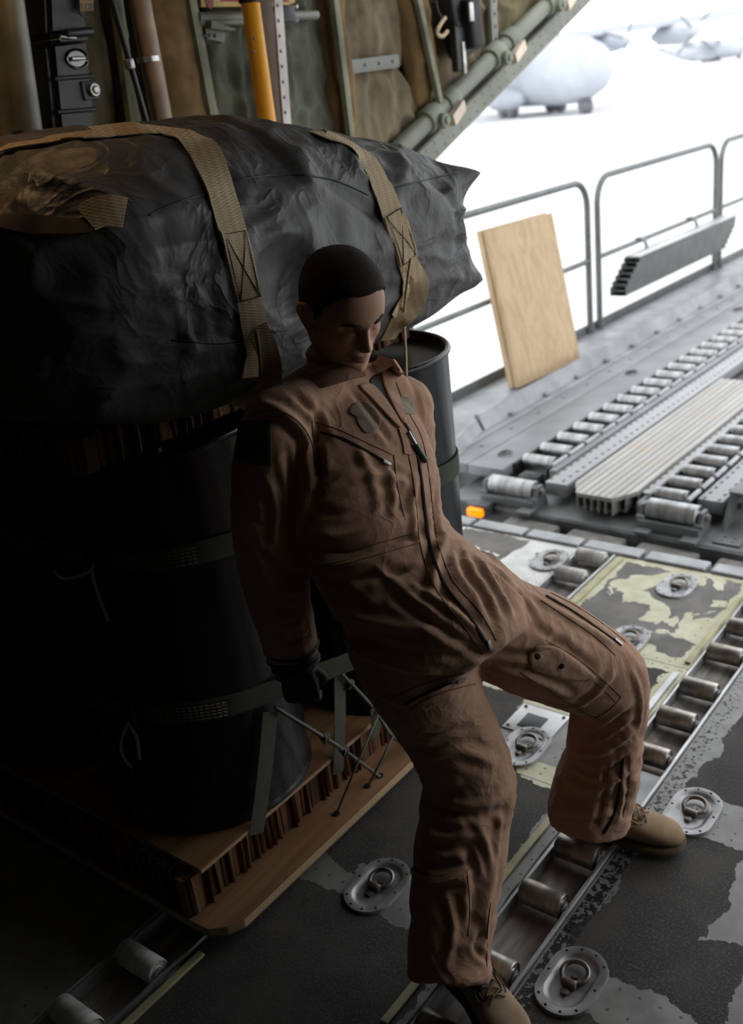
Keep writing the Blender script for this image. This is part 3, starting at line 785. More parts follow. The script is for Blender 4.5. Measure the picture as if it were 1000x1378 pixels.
def girth_strap(label, z, w, tilt):
    hp = hull_path(.0045); n = len(hp)
    t = thing('girth_strap', label, 'strap', (0, 0, 0), group='dark webbing straps around the drums')
    P = [Vector((x, y, z + tilt * (y - 1.3))) for x, y in hp]; P.append(P[0].copy())
    N = []
    for i in range(len(P)):
        d = (P[(i + 1) % n] - P[(i - 1) % n]); N.append(Vector((d.y, -d.x, 0)))
    bm = BM(); ribbon(bm, P, N, w, .0035); fixn(bm); finish('webbing', bm, m_web_dark, t, smooth=40)
    # stitched overlap on the near drum: a sewn patch with rows of thread
    x, y, r = DR[0]; bm = BM()
    def on(a, dz, g): return Vector((x + (r + g) * math.cos(a), y + (r + g) * math.sin(a), z + tilt * (y + r * math.sin(a) - 1.3) + dz))
    A = np.linspace(-1.62, -.35, 16)
    ribbon(bm, [on(a, 0, .010) for a in A], [Vector((math.cos(a), math.sin(a), 0)) for a in A], w * .92, .003); fixn(bm)
    pt = finish('overlap', bm, m_web_dark, t, smooth=40)
    bm = BM()
    for k in range(5):
        dz = (k - 2) * w * .16; B = np.linspace(-1.05, -.42, 14)
        for a, b in zip(B[:-1], B[1:]):
            q = a + (b - a) * .65; tube(bm, [on(a, dz + .001 * (k % 2), .0135), on(q, dz - .001, .0138)], .0011, 5)
    finish('stitching', bm, m_thread, pt)
    bm = BM(); a = -1.28
    for s in (-1, 1): cyl(bm, on(a + s * .055, -w * .62, .016), on(a + s * .055, w * .62, .016), .005, 10)
    for s in (-1, 1): cyl(bm, on(a - .055, s * w * .62, .016), on(a + .055, s * w * .62, .016), .005, 10)
    finish('buckle', bm, m_gun, t, smooth=50)
    return t
ZS1, ZS2 = 1.0, .575
girth_strap('upper dark webbing strap around the drums, beside the man\'s upper arm', ZS1, .058, -.10)
girth_strap('lower dark webbing strap around the drums, passing beneath the gloved hand', ZS2, .058, -.16)
# pale tie tapes knotted at the straps
m_tape = simple('pale_tie_tape', (.45, .38, .27), .8)
def tie(label, pts2, x, y, r, grp='pale tie tapes on the straps'):
    t = None
    for k, pp in enumerate(pts2):
        P = []
        for px, py in pp:
            R = ray(px, py); # ray/cylinder hit
            a = R[0] ** 2 + R[1] ** 2; b = -2 * (R[0] * x + R[1] * y); c = x * x + y * y - (r + .022) ** 2; D = b * b - 4 * a * c
            tt = (-b - math.sqrt(max(D, 0))) / (2 * a); P.append(Vector(CAM + R * tt))
        P = smooth_path(P, 5); bm = BM()
        ribbon(bm, P, [Vector((.6, -.6, .3 * math.sin(i * .7))) for i in range(len(P))], .008, .0016); fixn(bm)
        if t is None: t = tag(finish('tie_tape', bm, m_tape), label, 'tie tape', grp)
        else: finish('tail', bm, m_tape, t)
tie('pale tape with long loose tail tied to the upper strap on the near drum', [[(72, 768), (84, 778), (104, 776), (122, 768), (126, 758)], [(122, 762), (132, 800), (146, 836)]], *DR[0])
tie('pale looped tape hanging from the lower strap on the near drum', [[(171, 975), (163, 1000), (166, 1018), (178, 1034)], [(171, 972), (184, 992), (188, 1022)]], *DR[0])
# vertical webbing tapes down to the plywood, lashing cords
m_cord = simple('green_cord', (.11, .12, .085), .7)
def vstrap(label, top, bot, w=.045):
    bm = BM(); P = smooth_path([top, (Vector(top) + Vector(bot)) / 2 + Vector((.004, 0, 0)), bot], 5)
    ribbon(bm, P, [Vector((1, -.25, .1))] * len(P), w, .003); fixn(bm)
    return tag(finish('hold_down_strap', bm, m_web_grey), label, 'strap', 'flat green hold-down straps')
m_web_grey = M('grey_green_webbing', .75, 0, .3); _w = m_web_grey.noise(30, 3); m_web_grey.col(m_web_grey.vary((.115, .125, .09), .25, _w)); m_web_grey.bump((m_web_grey.z * 800.0).sin(), .25, .001); m_web_grey = m_web_grey.mat
XA = -1.672
A1 = at(364, 958, x=XA); A2 = at(345, 1122, x=-1.692); B1 = at(457, 905, x=XA); B2 = at(455, 1040, x=-1.692); C1 = at(505, 950, x=-1.62); C2 = at(505, 990, x=-1.69)
vstrap('wide flat strap running from the lower girth strap to the plywood below the glove', A1, A2)
vstrap('narrow flat strap hanging in the gap between the two front drums', B1, B2, .038)
vstrap('short flat strap half hidden behind the man\'s thigh', C1, C2, .04)
def cord(label, pts, r=.0045, knots=(), grp='thin green lashing cords'):
    P = smooth_path(pts, 6); bm = BM(); tube(bm, P, r, 8)
    o = tag(finish('lashing_cord', bm, m_cord, smooth=60), label, 'cord', grp)
    for k in knots:
        bm = BM(); K = Vector(k)
        for q in range(3):
            tube(bm, [K + Vector((.009 * math.cos(a) * (1 if q != 1 else .7), .006 * (q - 1) + .004 * math.sin(a * 2), .010 * math.sin(a))) for a in np.linspace(0, 2 * PI, 13)[:-1]], .0042, 6, closed=True)
        bmesh.ops.create_uvsphere(bm, u_segments=10, v_segments=8, radius=.009, matrix=Matrix.Translation(K))
        finish('knot', bm, m_cord, o, smooth=60)
    return o
k1 = at(437, 993, x=-1.62); k2 = at(463, 1010, x=-1.63)
cord('green cord with two knots slanting from the wide strap down to the skid', [at(370, 952, x=XA + .01), k1, k2, HOLES[0] + Vector((0, 0, -.004))], .0055, [k1, k2])
cord('green cord slanting from the gap strap down behind the man\'s thigh', [at(455, 902, x=XA + .006), at(500, 950, x=-1.63), at(538, 998, x=-1.61), HOLES[4]], .0055, [at(470, 921, x=XA + .01)])
cord('thin dark cord leaning from the short strap to the nearest skid hole', [at(512, 955, x=-1.625), at(480, 1030, x=-1.60) , HOLES[2] + Vector((0, 0, -.004))], .0035)
cord('thin dark cord leaning from the trouser edge to the middle skid hole', [at(533, 982, x=-1.61), at(515, 1020, x=-1.605), HOLES[1] + Vector((0, 0, -.004))], .0035)
# top pad
ZH = ZT + .001
honeycomb('honeycomb_pad', 'brown paper honeycomb pad on top of the drums under the bag', -2.9, -1.775, 1.19, 2.42, ZH, ZH + .085, .024, seed=5)
ZB = ZH + .086

# ------------------------------------------------------------------ the bag
m_bag = M('grey_bag_fabric', .5, 0, .4)
_n1 = m_bag.noise(3.5, 5); _n2 = m_bag.noise(8.5, 4, .55, dist=.9); _rg = ((m_bag.noise(5.5, 3, .5, dist=1.0) - .5).abs() * -2.0 + 1.0).pow(6.0)
m_bag.col(m_bag.mix(_n1.sstep(.3, .7), (.070, .069, .069), (.10, .098, .096)))
_wv = ((m_bag.y + m_bag.x) * 900.0).sin() * ((m_bag.z + m_bag.x) * 900.0).sin()
m_bag.bump(_n2 * .9 + _rg * .5 + m_bag.noise(60, 2, .5) * .03, .5, .016)
m_bag.set('Roughness', _n2 * .3 + .36); m_bag = m_bag.mat
BT_ = 1.935; BC = Vector((-2.25, 1.79, (ZB + BT_) / 2)); BHX, BHY, BHZ = .675, .715, (BT_ - ZB) / 2
def superbox(nx):
    bm = BM(); bmesh.ops.create_cube(bm, size=2)
    bmesh.ops.subdivide_edges(bm, edges=list(bm.edges), cuts=nx, use_grid_fill=True)
    return bm
bm = superbox(88)
V = np.array([v.co[:] for v in bm.verts])
d = np.tan(V * (PI / 4)) ; d = V / np.linalg.norm(V, axis=1, keepdims=True)
p = np.array([4.2, 4.2, 2.6])
A = np.abs(d); pxy = np.where(d[:, 1] > 0, 8.0, 3.8); pz = np.where(d[:, 2] < 0, 5.5, np.where(d[:, 1] > 0, 3.4, 2.9)) 
sc_ = np.array([1.0, 1.0, 1.0]); base = (A[:, 0] ** pxy + A[:, 1] ** pxy) ** (1 / pxy)
rr = (base ** pz + A[:, 2] ** pz) ** (-1 / pz)
Q = d * rr[:, None]
# flatten underside, crown the top, droop towards aft
X = Q * np.array([BHX, BHY, BHZ]) + np.array(BC)
zrel = (X[:, 2] - BC.z) / BHZ
X[:, 2] = np.where(zrel < -.62, np.maximum(X[:, 2], ZB + .001 + 0 * X[:, 2]), X[:, 2])
aft = np.clip((X[:, 1] - 1.75) / .75, 0, 1)
X[:, 2] -= np.clip(zrel, 0, 1) * aft ** 1.4 * .135
fwd = np.clip((1.75 - X[:, 1]) / .7, 0, 1); X[:, 2] -= np.clip(zrel, 0, 1) * fwd ** 2 * .04
hang_ = np.clip((X[:, 0] + 1.80) / .12, 0, 1) * np.clip(-zrel + .1, 0, 1); X[:, 2] -= hang_ * .045
bulge = np.exp(-((zrel + .15) / .6) ** 2); X[:, 0] += np.where(X[:, 0] > -2.0, bulge * .03, 0)
# normals of the smooth shape for displacement
for v, q in zip(bm.verts, X): v.co = q
bm.normal_update(); NRM = np.array([v.normal[:] for v in bm.verts])
disp = np.zeros(len(X))
for i, q in enumerate(X):
    w = Vector(q)
    disp[i] = .020 * mnoise.noise(w * 3.1) + .010 * (1 - abs(mnoise.noise(w * 7.3 + Vector((3, 1, 2)))) * 2) + .004 * mnoise.noise(Vector((w.x * 20, w.y * 20, w.z * 11)))
    e = 1 - abs(mnoise.noise(Vector((w.x * 5 + 9, w.y * 5, w.z * 13)))) * 2
    disp[i] += .008 * max(0, e) ** 2
lowz = np.clip((X[:, 2] - ZB) / .08, 0, 1)
X = X + NRM * (disp * lowz)[:, None]
def crease(P2, width, depth, X, NRM):
    """fold pressed along a line seen on the side of the bag; P2 world points"""
    P = np.array([p[:] for p in smooth_path(P2, 8)])
    D = np.full(len(X), 9.)
    for a, b in zip(P[:-1], P[1:]):
        ab = b - a; t = np.clip(((X - a) @ ab) / (ab @ ab + 1e-12), 0, 1); D = np.minimum(D, np.linalg.norm(X - (a + t[:, None] * ab), axis=1))
    return X + NRM * (depth * np.exp(-(D / width) ** 2))[:, None]
def bp(px, py): return at(px, py, x=-1.56)
for pts, w, dp in ((((205, 345), (235, 400), (262, 470)), .016, .018), (((190, 350), (205, 420), (240, 480)), .014, -.02), (((228, 330), (268, 400), (275, 455)), .012, .014),
                   (((215, 330), (250, 370), (272, 400)), .012, -.014), (((180, 400), (210, 395), (200, 430), (225, 430)), .014, .018), (((190, 310), (250, 275), (285, 258)), .014, .014), (((200, 325), (240, 300), (290, 285)), .012, -.013),
                   (((235, 455), (290, 452), (340, 462)), .010, -.012), (((345, 340), (372, 335), (395, 325)), .016, -.018), (((365, 325), (385, 312), (410, 316)), .012, .014), (((450, 240), (500, 285), (530, 320)), .02, -.014), (((430, 205), (480, 230), (520, 240)), .012, .01),
                   (((560, 330), (600, 325), (640, 335)), .016, -.014), (((590, 240), (612, 300), (600, 370)), .02, -.016), (((625, 250), (622, 310), (628, 370)), .014, .012), (((560, 390), (600, 372), (632, 380)), .014, .014), (((370, 240), (420, 230), (470, 232)), .010, -.010), (((300, 420), (360, 400), (395, 390)), .02, .012)):
    X = crease([bp(*q) for q in pts], w, dp, X, NRM)
# pulled-out corner ears at the aft inboard end
for (px, py, yy), sg, k in (((647, 232, 2.50), .045, 1.0), ((650, 377, 2.47), .045, 1.0)):
    T = np.array(at(px, py, y=yy)); i = np.argmin(np.linalg.norm(X - T, axis=1)); B = X[i].copy()
    w = np.exp(-(np.linalg.norm(X - B, axis=1) / sg) ** 1.3); X = X + (T - B) * w[:, None] * k
# the head rests in a shallow dent
hc = np.array((-1.46, 1.64, 1.60)); dd = np.linalg.norm(X - hc, axis=1); push = np.clip(.125 - dd, 0, None)
X[:, 0] -= push * 1.0
for v, q in zip(bm.verts, X): v.co = q
bag = tag(finish('cargo_bag', bm, m_bag, smooth=180), 'big dark grey fabric cargo bag with tan webbing on top of the black drums', 'bag')
_dg = bpy.context.evaluated_depsgraph_get()
def tree(o):
    me = o.data; return BVHTree.FromPolygons([v.co[:] for v in me.vertices], [p.vertices[:] for p in me.polygons])
BT = tree(bag)
def cast(T, px, py, dflt=2.3):
    R = Vector(ray(px, py)); h = T.ray_cast(Vector(CAM), R)
    if h[0] is None:
        h = T.find_nearest(Vector(CAM) + R * dflt)
    return h[0], h[1]
m_webtan = M('tan_webbing', .75, 0, .3)
_h = (((m_webtan.y + m_webtan.x * .6) * 260.0 + ((m_webtan.z * 160.0).fract() - .5).abs() * 8.0).sin())
m_webtan.col(m_webtan.mix(_h.sstep(-.6, .6), (.48, .37, .225), (.60, .48, .31))); m_webtan.bump(_h, .35, .0015); m_webtan = m_webtan.mat
m_webold = simple('dark_brown_webbing', (.05, .037, .022), .8, var=.3, scale=12, bump=.2)
def drape(T, pix, pre=(), post=(), w=.06, t=.003, lift=.004, n=8, name='webbing_strap', mat=None, parent=None, ww=None):
    P = []; N = []
    P3 = [(T.find_nearest(Vector(q))) for q in pre]
    for h in P3: P.append(h[0]); N.append(h[1])
    # sample pixel curve densely then cast
    c2 = smooth_path([(px, py, 0) for px, py in pix], n)
    for q in c2:
        a, b = cast(T, q.x, q.y); P.append(a); N.append(b)
    for q in post: P.append(Vector(q)); N.append(N[-1])
    for _ in range(3):
        N = [N[0]] + [(N[i - 1] + N[i] * 2 + N[i + 1]).normalized() for i in range(1, len(N) - 1)] + [N[-1]]
        P = [P[0]] + [(P[i - 1] + P[i] * 2 + P[i + 1]) / 4 for i in range(1, len(P) - 1)] + [P[-1]]
    P = [p_ + n_ * lift for p_, n_ in zip(P, N)]
    bm = BM(); ribbon(bm, P, N, w if ww is None else list(np.interp(np.linspace(0, 1, len(P)), np.linspace(0, 1, len(ww)), ww)), t); fixn(bm)
    return finish(name, bm, mat or m_webtan, parent, smooth=40), P, N
sA, PA, NA = drape(BT, [(2, 206), (60, 194), (120, 184), (180, 178), (235, 182), (270, 200), (285, 230), (300, 275), (315, 330), (328, 385), (338, 430), (345, 470), (335, 505)], w=.07, parent=bag, lift=.008)
sB, PB, NB = drape(BT, [(428, 182), (458, 192), (487, 212), (510, 250), (530, 300), (545, 345), (548, 395), (530, 430)], pre=[(-2.75, 2.12, 1.9), (-2.6, 2.12, 1.95), (-2.4, 2.12, 1.96), (-2.2, 2.12, 1.95), (-2.05, 2.11, 1.95)], w=.072, parent=bag, lift=.008)
# sewn lap joints: a second layer with boxed cross stitching
def lap(PP, NN, i0, i1, strap):
    bm = BM(); ribbon(bm, [p_ + n_ * .0035 for p_, n_ in zip(PP[i0:i1], NN[i0:i1])], NN[i0:i1], .068, .003); fixn(bm)
    o = finish('lap_joint', bm, m_webtan, strap, smooth=40); bm = BM()
    a, b = PP[i0], PP[i1 - 1]; na = NN[(i0 + i1) // 2]; d_ = (b - a).normalized(); s_ = d_.cross(na).normalized() * .027
    up = na * .0065; mid = [PP[i] for i in range(i0, i1)]
    for sg in (-1, 1): tube(bm, [q + s_ * sg + up for q in mid], .001, 5)
    tube(bm, [mid[0] - s_ + up, mid[0] + s_ + up], .001, 5); tube(bm, [mid[-1] - s_ + up, mid[-1] + s_ + up], .001, 5)
    nn = len(mid)
    for sg in (-1, 1): tube(bm, [mid[k] + s_ * sg * (1 - 2 * k / (nn - 1)) + up for k in range(nn)], .001, 5)
    finish('cross_stitching', bm, m_gun, o)
lap(PA, NA, 62, 76, sA); lap(PB, NB, 35, 47, sB)
# free twisted lower loops of the straps
def loop(pts, strap, w=.05):
    P = smooth_path(pts, 6); N = [Vector((1, -.5, .2 + .9 * math.sin(i / len(P) * 4))) for i in range(len(P))]
    bm = BM(); ribbon(bm, P, N, w, .003); fixn(bm); finish('loose_loop', bm, m_webtan, strap, smooth=40)
def off(px, py, k=.03):
    a, b = cast(BT, px, py); return a + b * k
loop([off(340, 440, .012), off(352, 470, .03), off(350, 500, .035), off(335, 525, .02), off(315, 540, .012)], sA)
loop([off(546, 350, .012), off(553, 380, .03), off(545, 408, .03), off(530, 428, .02), off(518, 452, .012)], sB, .045)
# carrying tab and laced closure on the near end
drape(BT, [(118, 300), (140, 288), (168, 292)], w=.075, parent=bag, name='webbing_tab', lift=.012, n=5)
drape(BT, [(0, 300), (30, 303), (60, 306), (95, 308), (125, 305)], w=.045, parent=bag, name='closure_flap', mat=m_webold, lift=.006)
# seams on the side of the bag
def seam(pix, r=.0022):
    P = [cast(BT, q.x, q.y) for q in smooth_path([(x, y, 0) for x, y in pix], 8)]; bm = BM(); tube(bm, [a + b * .001 for a, b in P], r, 6)
    finish('seam', bm, m_gun, bag, smooth=60)
seam([(290, 258), (240, 272), (200, 290)]); seam([(300, 245), (370, 236), (440, 240), (495, 262)]); seam([(230, 458), (300, 462), (345, 452), (395, 440)]); seam([(548, 395), (580, 402), (615, 398)]); seam([(505, 262), (560, 245), (615, 232)])
# thin tan cords hanging from the straps
def hang(label, pts, r=.004):
    bm = BM(); tube(bm, smooth_path(pts, 6), r, 8); tag(finish('tie_string', bm, m_webtan, smooth=60), label, 'cord', 'tan cords hanging from the bag straps')
hang('thin tan cord hanging from the bag strap above the man\'s shoulder', [off(333, 445, .03), off(334, 500, .035), at(333, 545, x=-1.56), at(331, 590, x=-1.6)])
hang('thin tan cord hanging past the man\'s face in front of the far drum', [off(541, 345, .03), at(544, 420, x=-1.535), at(546, 480, x=-1.545), at(548, 560, x=-1.56)])
# ================================================================== the person
def fuse(bm, voxel, smooth_it=3, fac=.5):
    """union of overlapping closed shapes into one continuous surface; returns verts, quads"""
    me = bpy.data.meshes.new('tmp'); fixn(bm); bm.to_mesh(me); bm.free()
    o = bpy.data.objects.new('tmp', me); COL.objects.link(o)
    md = o.modifiers.new('r', 'REMESH'); md.mode = 'VOXEL'; md.voxel_size = voxel; md.adaptivity = 0
    dg = bpy.context.evaluated_depsgraph_get(); dg.update()
    ev = o.evaluated_get(dg); m2 = ev.to_mesh()
    n = len(m2.vertices); V = np.empty(n * 3); m2.vertices.foreach_get('co', V); V = V.reshape(-1, 3)
    F = [tuple(p.vertices) for p in m2.polygons]
    E = np.empty(len(m2.edges) * 2, dtype=np.int64); m2.edges.foreach_get('vertices', E); E = E.reshape(-1, 2)
    ev.to_mesh_clear(); bpy.data.objects.remove(o); bpy.data.meshes.remove(me)
    V = lap_smooth(V, E, smooth_it, fac)
    return V, F, E
def lap_smooth(V, E, it, fac=.5, w=None):
    n = len(V); deg = np.bincount(E.ravel(), minlength=n).astype(float)[:, None]; deg[deg == 0] = 1
    for _ in range(it):
        S_ = np.zeros_like(V)
        for k in range(3):
            S_[:, k] = np.bincount(E[:, 0], V[E[:, 1], k], n) + np.bincount(E[:, 1], V[E[:, 0], k], n)
        V = V + (S_ / deg - V) * (fac if w is None else fac * w[:, None])
    return V
def normals(V, F):
    Q = np.array([f if len(f) == 4 else (*f, f[2]) for f in F]); N = np.zeros_like(V)
    n = np.cross(V[Q[:, 2]] - V[Q[:, 0]], V[Q[:, 3]] - V[Q[:, 1]])
    for k in range(4):
        for c in range(3): N[:, c] += np.bincount(Q[:, k], n[:, c], len(V))
    return N / (np.linalg.norm(N, axis=1, keepdims=True) + 1e-12)
def loft(bm, rings):
    R = [[bm.verts.new(p) for p in r] for r in rings]; k = len(R[0])
    for a, b in zip(R, R[1:]):
        for i in range(k): bm.faces.new((a[i], a[(i + 1) % k], b[(i + 1) % k], b[i]))
    bm.faces.new(R[0][::-1]); bm.faces.new(R[-1])
def spline_rows(rows, n):
    """catmull-rom through numeric rows"""
    A = [np.array(r, float) for r in rows]; out = []
    for i in range(len(A) - 1):
        p0, p1, p2, p3 = A[max(i - 1, 0)], A[i], A[i + 1], A[min(i + 2, len(A) - 1)]
        for k in range(n):
            t = k / n; out.append(.5 * (2 * p1 + (p2 - p0) * t + (2 * p0 - 5 * p1 + 4 * p2 - p3) * t * t + (3 * p1 - p0 - 3 * p2 + p3) * t ** 3))
    out.append(A[-1]); return out
def limb(bm, st, n=7, seg=26, side=None):
    """st rows: x y z a b (a: half width across the view, b: half depth)"""
    R = spline_rows(st, n); rings = []
    for i, r in enumerate(R):
        c = Vector(r[:3]); d = Vector((R[min(i + 1, len(R) - 1)] - R[max(i - 1, 0)])[:3]).normalized()
        v = (c - Vector(CAM)).normalized() if side is None else Vector(side)
        u = d.cross(v).normalized(); w = u.cross(d).normalized()
        rings.append([c + u * r[3] * math.cos(2 * PI * k / seg) + w * r[4] * math.sin(2 * PI * k / seg) for k in range(seg)])
    loft(bm, rings); return R
def pst(px, py, d, hw, hb=None):
    """station from the sight line: pixel, distance, half width in pixels, half depth in metres"""
    c = at(px, py, d=d); q = RC.T @ (np.array(c) - CAM); a = hw / FPX * q[2]
    return (*c, a, a if hb is None else hb)

PERSON = thing('person', 'man in brown flight suit leaning back against the cargo bundle, looking down', 'person', (-1.1, 1.6, 0))
PINV = -PERSON.location
def pchild(o, parent=None, lab=None):
    if parent is None: o.parent = PERSON; o.location = PINV
    else: o.parent = parent
    if lab: o['label'] = lab
    return o
rs = Vector((-1.430, 1.432, 1.335)); ls = Vector((-1.392, 1.812, 1.272)); rh = Vector((-1.105, 1.435, .895)); lh = Vector((-1.095, 1.660, .880)); nk = Vector((-1.425, 1.640, 1.352))
LAT = (ls - rs).normalized()
# ---- flight suit volumes
bm = BM()
hm = (rh + lh) / 2; sm = (rs + ls) / 2; up_ = (sm - hm).normalized(); FR = LAT.cross(up_).normalized()
def tor(k, lat, dep, fwd=0., sh=0.):
    c = hm.lerp(sm, k) + FR * fwd + LAT * sh; return (*c, lat, dep)
TR = [tor(-.20, .130, .110, .01), tor(-.05, .182, .137, .0, -.005), tor(.12, .186, .138, -.030, -.022), tor(.30, .182, .132, -.052, -.040), tor(.48, .186, .132, -.052, -.038), tor(.66, .192, .138, -.030, -.022), tor(.82, .190, .128, -.010, -.004), tor(.96, .165, .098, -.012), tor(1.05, .10, .075, -.02)]
tr_rows = limb(bm, TR, 6, 36, side=FR)
# shoulders
def ball(c, r, sc=(1, 1, 1)):
    bmesh.ops.create_uvsphere(bm, u_segments=22, v_segments=14, radius=r, matrix=Matrix.Translation(c) @ Matrix.Diagonal((*sc, 1)))
ball(rs + Vector((0, .02, -.012)), .085); ball(ls + Vector((0, -.01, -.02)), .083)
limb(bm, [(*(rs + LAT * .03), .075, .08), (*(sm + up_ * .035 - LAT * .04), .085, .085), (*nk, .078, .078), (*(sm + up_ * .035 + LAT * .05), .08, .085), (*(ls - LAT * .03), .075, .08)], 5, 20, side=FR)
# right leg (nearest the picture's bottom)
LEGR = [pst(548, 835, 2.15, 92, .13), pst(562, 900, 2.22, 78, .118), pst(590, 955, 2.30, 68, .108), pst(615, 1005, 2.365, 64, .104), pst(632, 1052, 2.405, 62, .104), pst(626, 1100, 2.42, 62, .098), pst(618, 1160, 2.435, 62, .096), pst(611, 1220, 2.45, 59, .096), pst(606, 1275, 2.465, 56, .096), pst(606, 1318, 2.475, 57, .098)]
legr_rows = limb(bm, LEGR)
LEGL = [pst(612, 795, 2.24, 72, .125), pst(664, 841, 2.32, 72, .115), pst(725, 868, 2.41, 74, .108), pst(778, 893, 2.50, 66, .104), pst(812, 915, 2.56, 60, .098), pst(820, 948, 2.62, 52, .092), pst(815, 985, 2.67, 51, .088), pst(812, 1020, 2.72, 51, .088), pst(801, 1058, 2.78, 55, .094), pst(793, 1090, 2.82, 56, .098), pst(790, 1112, 2.84, 53, .098)]
legl_rows = limb(bm, LEGL)
ball(Vector(LEGL[4][:3]) + Vector((.0, .012, .012)), .088)
ball(Vector(LEGR[4][:3]), .103)
ARMR = [pst(373, 572, 2.125, 50, .085), pst(366, 625, 2.145, 53, .082), pst(362, 690, 2.165, 51, .078), pst(366, 745, 2.18, 49, .076), pst(374, 800, 2.21, 44, .070), pst(386, 850, 2.245, 37, .062), pst(396, 888, 2.275, 33, .052)]
armr_rows = limb(bm, ARMR)
el = Vector((-1.47, 1.925, 1.04)); wl = Vector((-1.445, 1.93, .80))
ARML = [(*ls, .08, .08), (*(ls.lerp(el, .5)), .076, .076), (*el, .068, .07), (*(el.lerp(wl, .5)), .06, .06), (*wl, .048, .048)]
arml_rows = limb(bm, ARML)
SV, SF, SE = fuse(bm, .0062, 7)
# per-vertex limb coordinates -> directional wrinkle noise
def limb_coord(V, R):
    C = np.array([r[:3] for r in R]); rad = np.array([(r[3] + r[4]) / 2 for r in R])
    D2 = ((V[:, None, :] - C[None]) ** 2).sum(2); i = D2.argmin(1); dist = np.sqrt(D2[np.arange(len(V)), i]) / rad[i]
    s = np.r_[0, np.cumsum(np.linalg.norm(np.diff(C, axis=0), axis=1))]
    T = np.gradient(C, axis=0); T /= np.linalg.norm(T, axis=1, keepdims=True)
    rel = V - C[i]; off = (rel * T[i]).sum(1); ss = s[i] + off; rel = rel - T[i] * off[:, None]
    ref = np.cross(T[i], np.array([0, 0, 1.])); bad = np.linalg.norm(ref, axis=1) < .2; ref[bad] = np.cross(T[i][bad], np.array([0, 1., 0])); ref /= np.linalg.norm(ref, axis=1, keepdims=True)
    th = np.arctan2((rel * np.cross(T[i], ref)).sum(1), (rel * ref).sum(1))
    return ss, th, dist, s[-1]
LC = [limb_coord(SV, R) for R in (tr_rows, legr_rows, legl_rows, armr_rows, arml_rows)]
dist = np.stack([c[2] for c in LC]); which = dist.argmin(0)
N0 = normals(SV, SF)
disp = np.zeros(len(SV))
# amplitude along each limb (fraction of length -> metres)
AMP = [([0, .3, .45, .6, 1], [.004, .006, .0075, .004, .003]), ([0, .2, .42, .55, .75, .9, 1], [.004, .004, .005, .009, .006, .008, .009]), ([0, .25, .45, .6, .8, .92, 1], [.004, .004, .004, .007, .009, .009, .006]), ([0, .25, .5, .7, .9, 1], [.004, .005, .008, .008, .009, .006]), ([0, 1], [.005, .007])]
SP = [(.6, 8, 26), (2.2, 9, 20), (-2.4, 9, 22), (3.0, 9, 24), (2.0, 9, 22)]
for i in range(len(SV)):
    k = which[i]; s, th, dd, L = LC[k][0][i], LC[k][1][i], 0, LC[k][3]
    a = np.interp(s / L, *AMP[k]); sp, f1, f2 = SP[k]
    cx, cy = math.cos(th), math.sin(th)
    z1 = s * f2 + sp * cx * 1.2 + .9 * cy
    n1 = mnoise.noise(Vector((cx * 1.15, cy * 1.15, z1 * .55 + k * 7)))
    n2 = 1 - 2 * abs(mnoise.noise(Vector((cx * 1.5 + 5, cy * 1.5, z1 + k * 13))))
    w = Vector(SV[i]); n3 = mnoise.noise(w * 9.0 + Vector((k, 0, 0)))
    disp[i] = .62 * a * (n1 * .8 + max(0, n2) ** 2.2 * 1.1 + n3 * .5) - a * .2
SV = SV + N0 * disp[:, None]
SV = lap_smooth(SV, SE, 1, .4)
# authored folds: pixel polylines cast on the suit, ridge (+) or valley (-)
def mk_tree(V, F): return BVHTree.FromPolygons([Vector(v) for v in V], F)
ST = mk_tree(SV, SF); N0 = normals(SV, SF)
def castn(T, px, py):
    h = T.ray_cast(Vector(CAM), Vector(ray(px, py))); return h
def fold(V, N, T, pix, width, depth, taper=True):
    P = []
    for q in smooth_path([(x, y, 0) for x, y in pix], 6):
        h = castn(T, q.x, q.y)
        if h[0] is not None: P.append(np.array(h[0]))
    if len(P) < 3: return V
    P = np.array(P); lo = P.min(0) - .05; hi = P.max(0) + .05
    idx = np.where(((V > lo) & (V < hi)).all(1))[0]; X = V[idx]
    D = np.full(len(idx), 9.); K = np.zeros(len(idx)); m = len(P) - 1
    for j, (a, b) in enumerate(zip(P[:-1], P[1:])):
        ab = b - a; L2 = ab @ ab
        if L2 > .004: continue
        t = np.clip(((X - a) @ ab) / (L2 + 1e-12), 0, 1); d_ = np.linalg.norm(X - (a + t[:, None] * ab), axis=1)
        c = d_ < D; D[c] = d_[c]; K[c] = (j + t[c]) / m
    tp = np.clip(np.minimum(K, 1 - K) * 5, 0.15, 1) if taper else 1
    g = np.exp(-(D / width) ** 2) - .45 * np.exp(-((D - width * 1.9) / width) ** 2)
    V = V.copy(); V[idx] += N[idx] * (depth * tp * g)[:, None]; return V
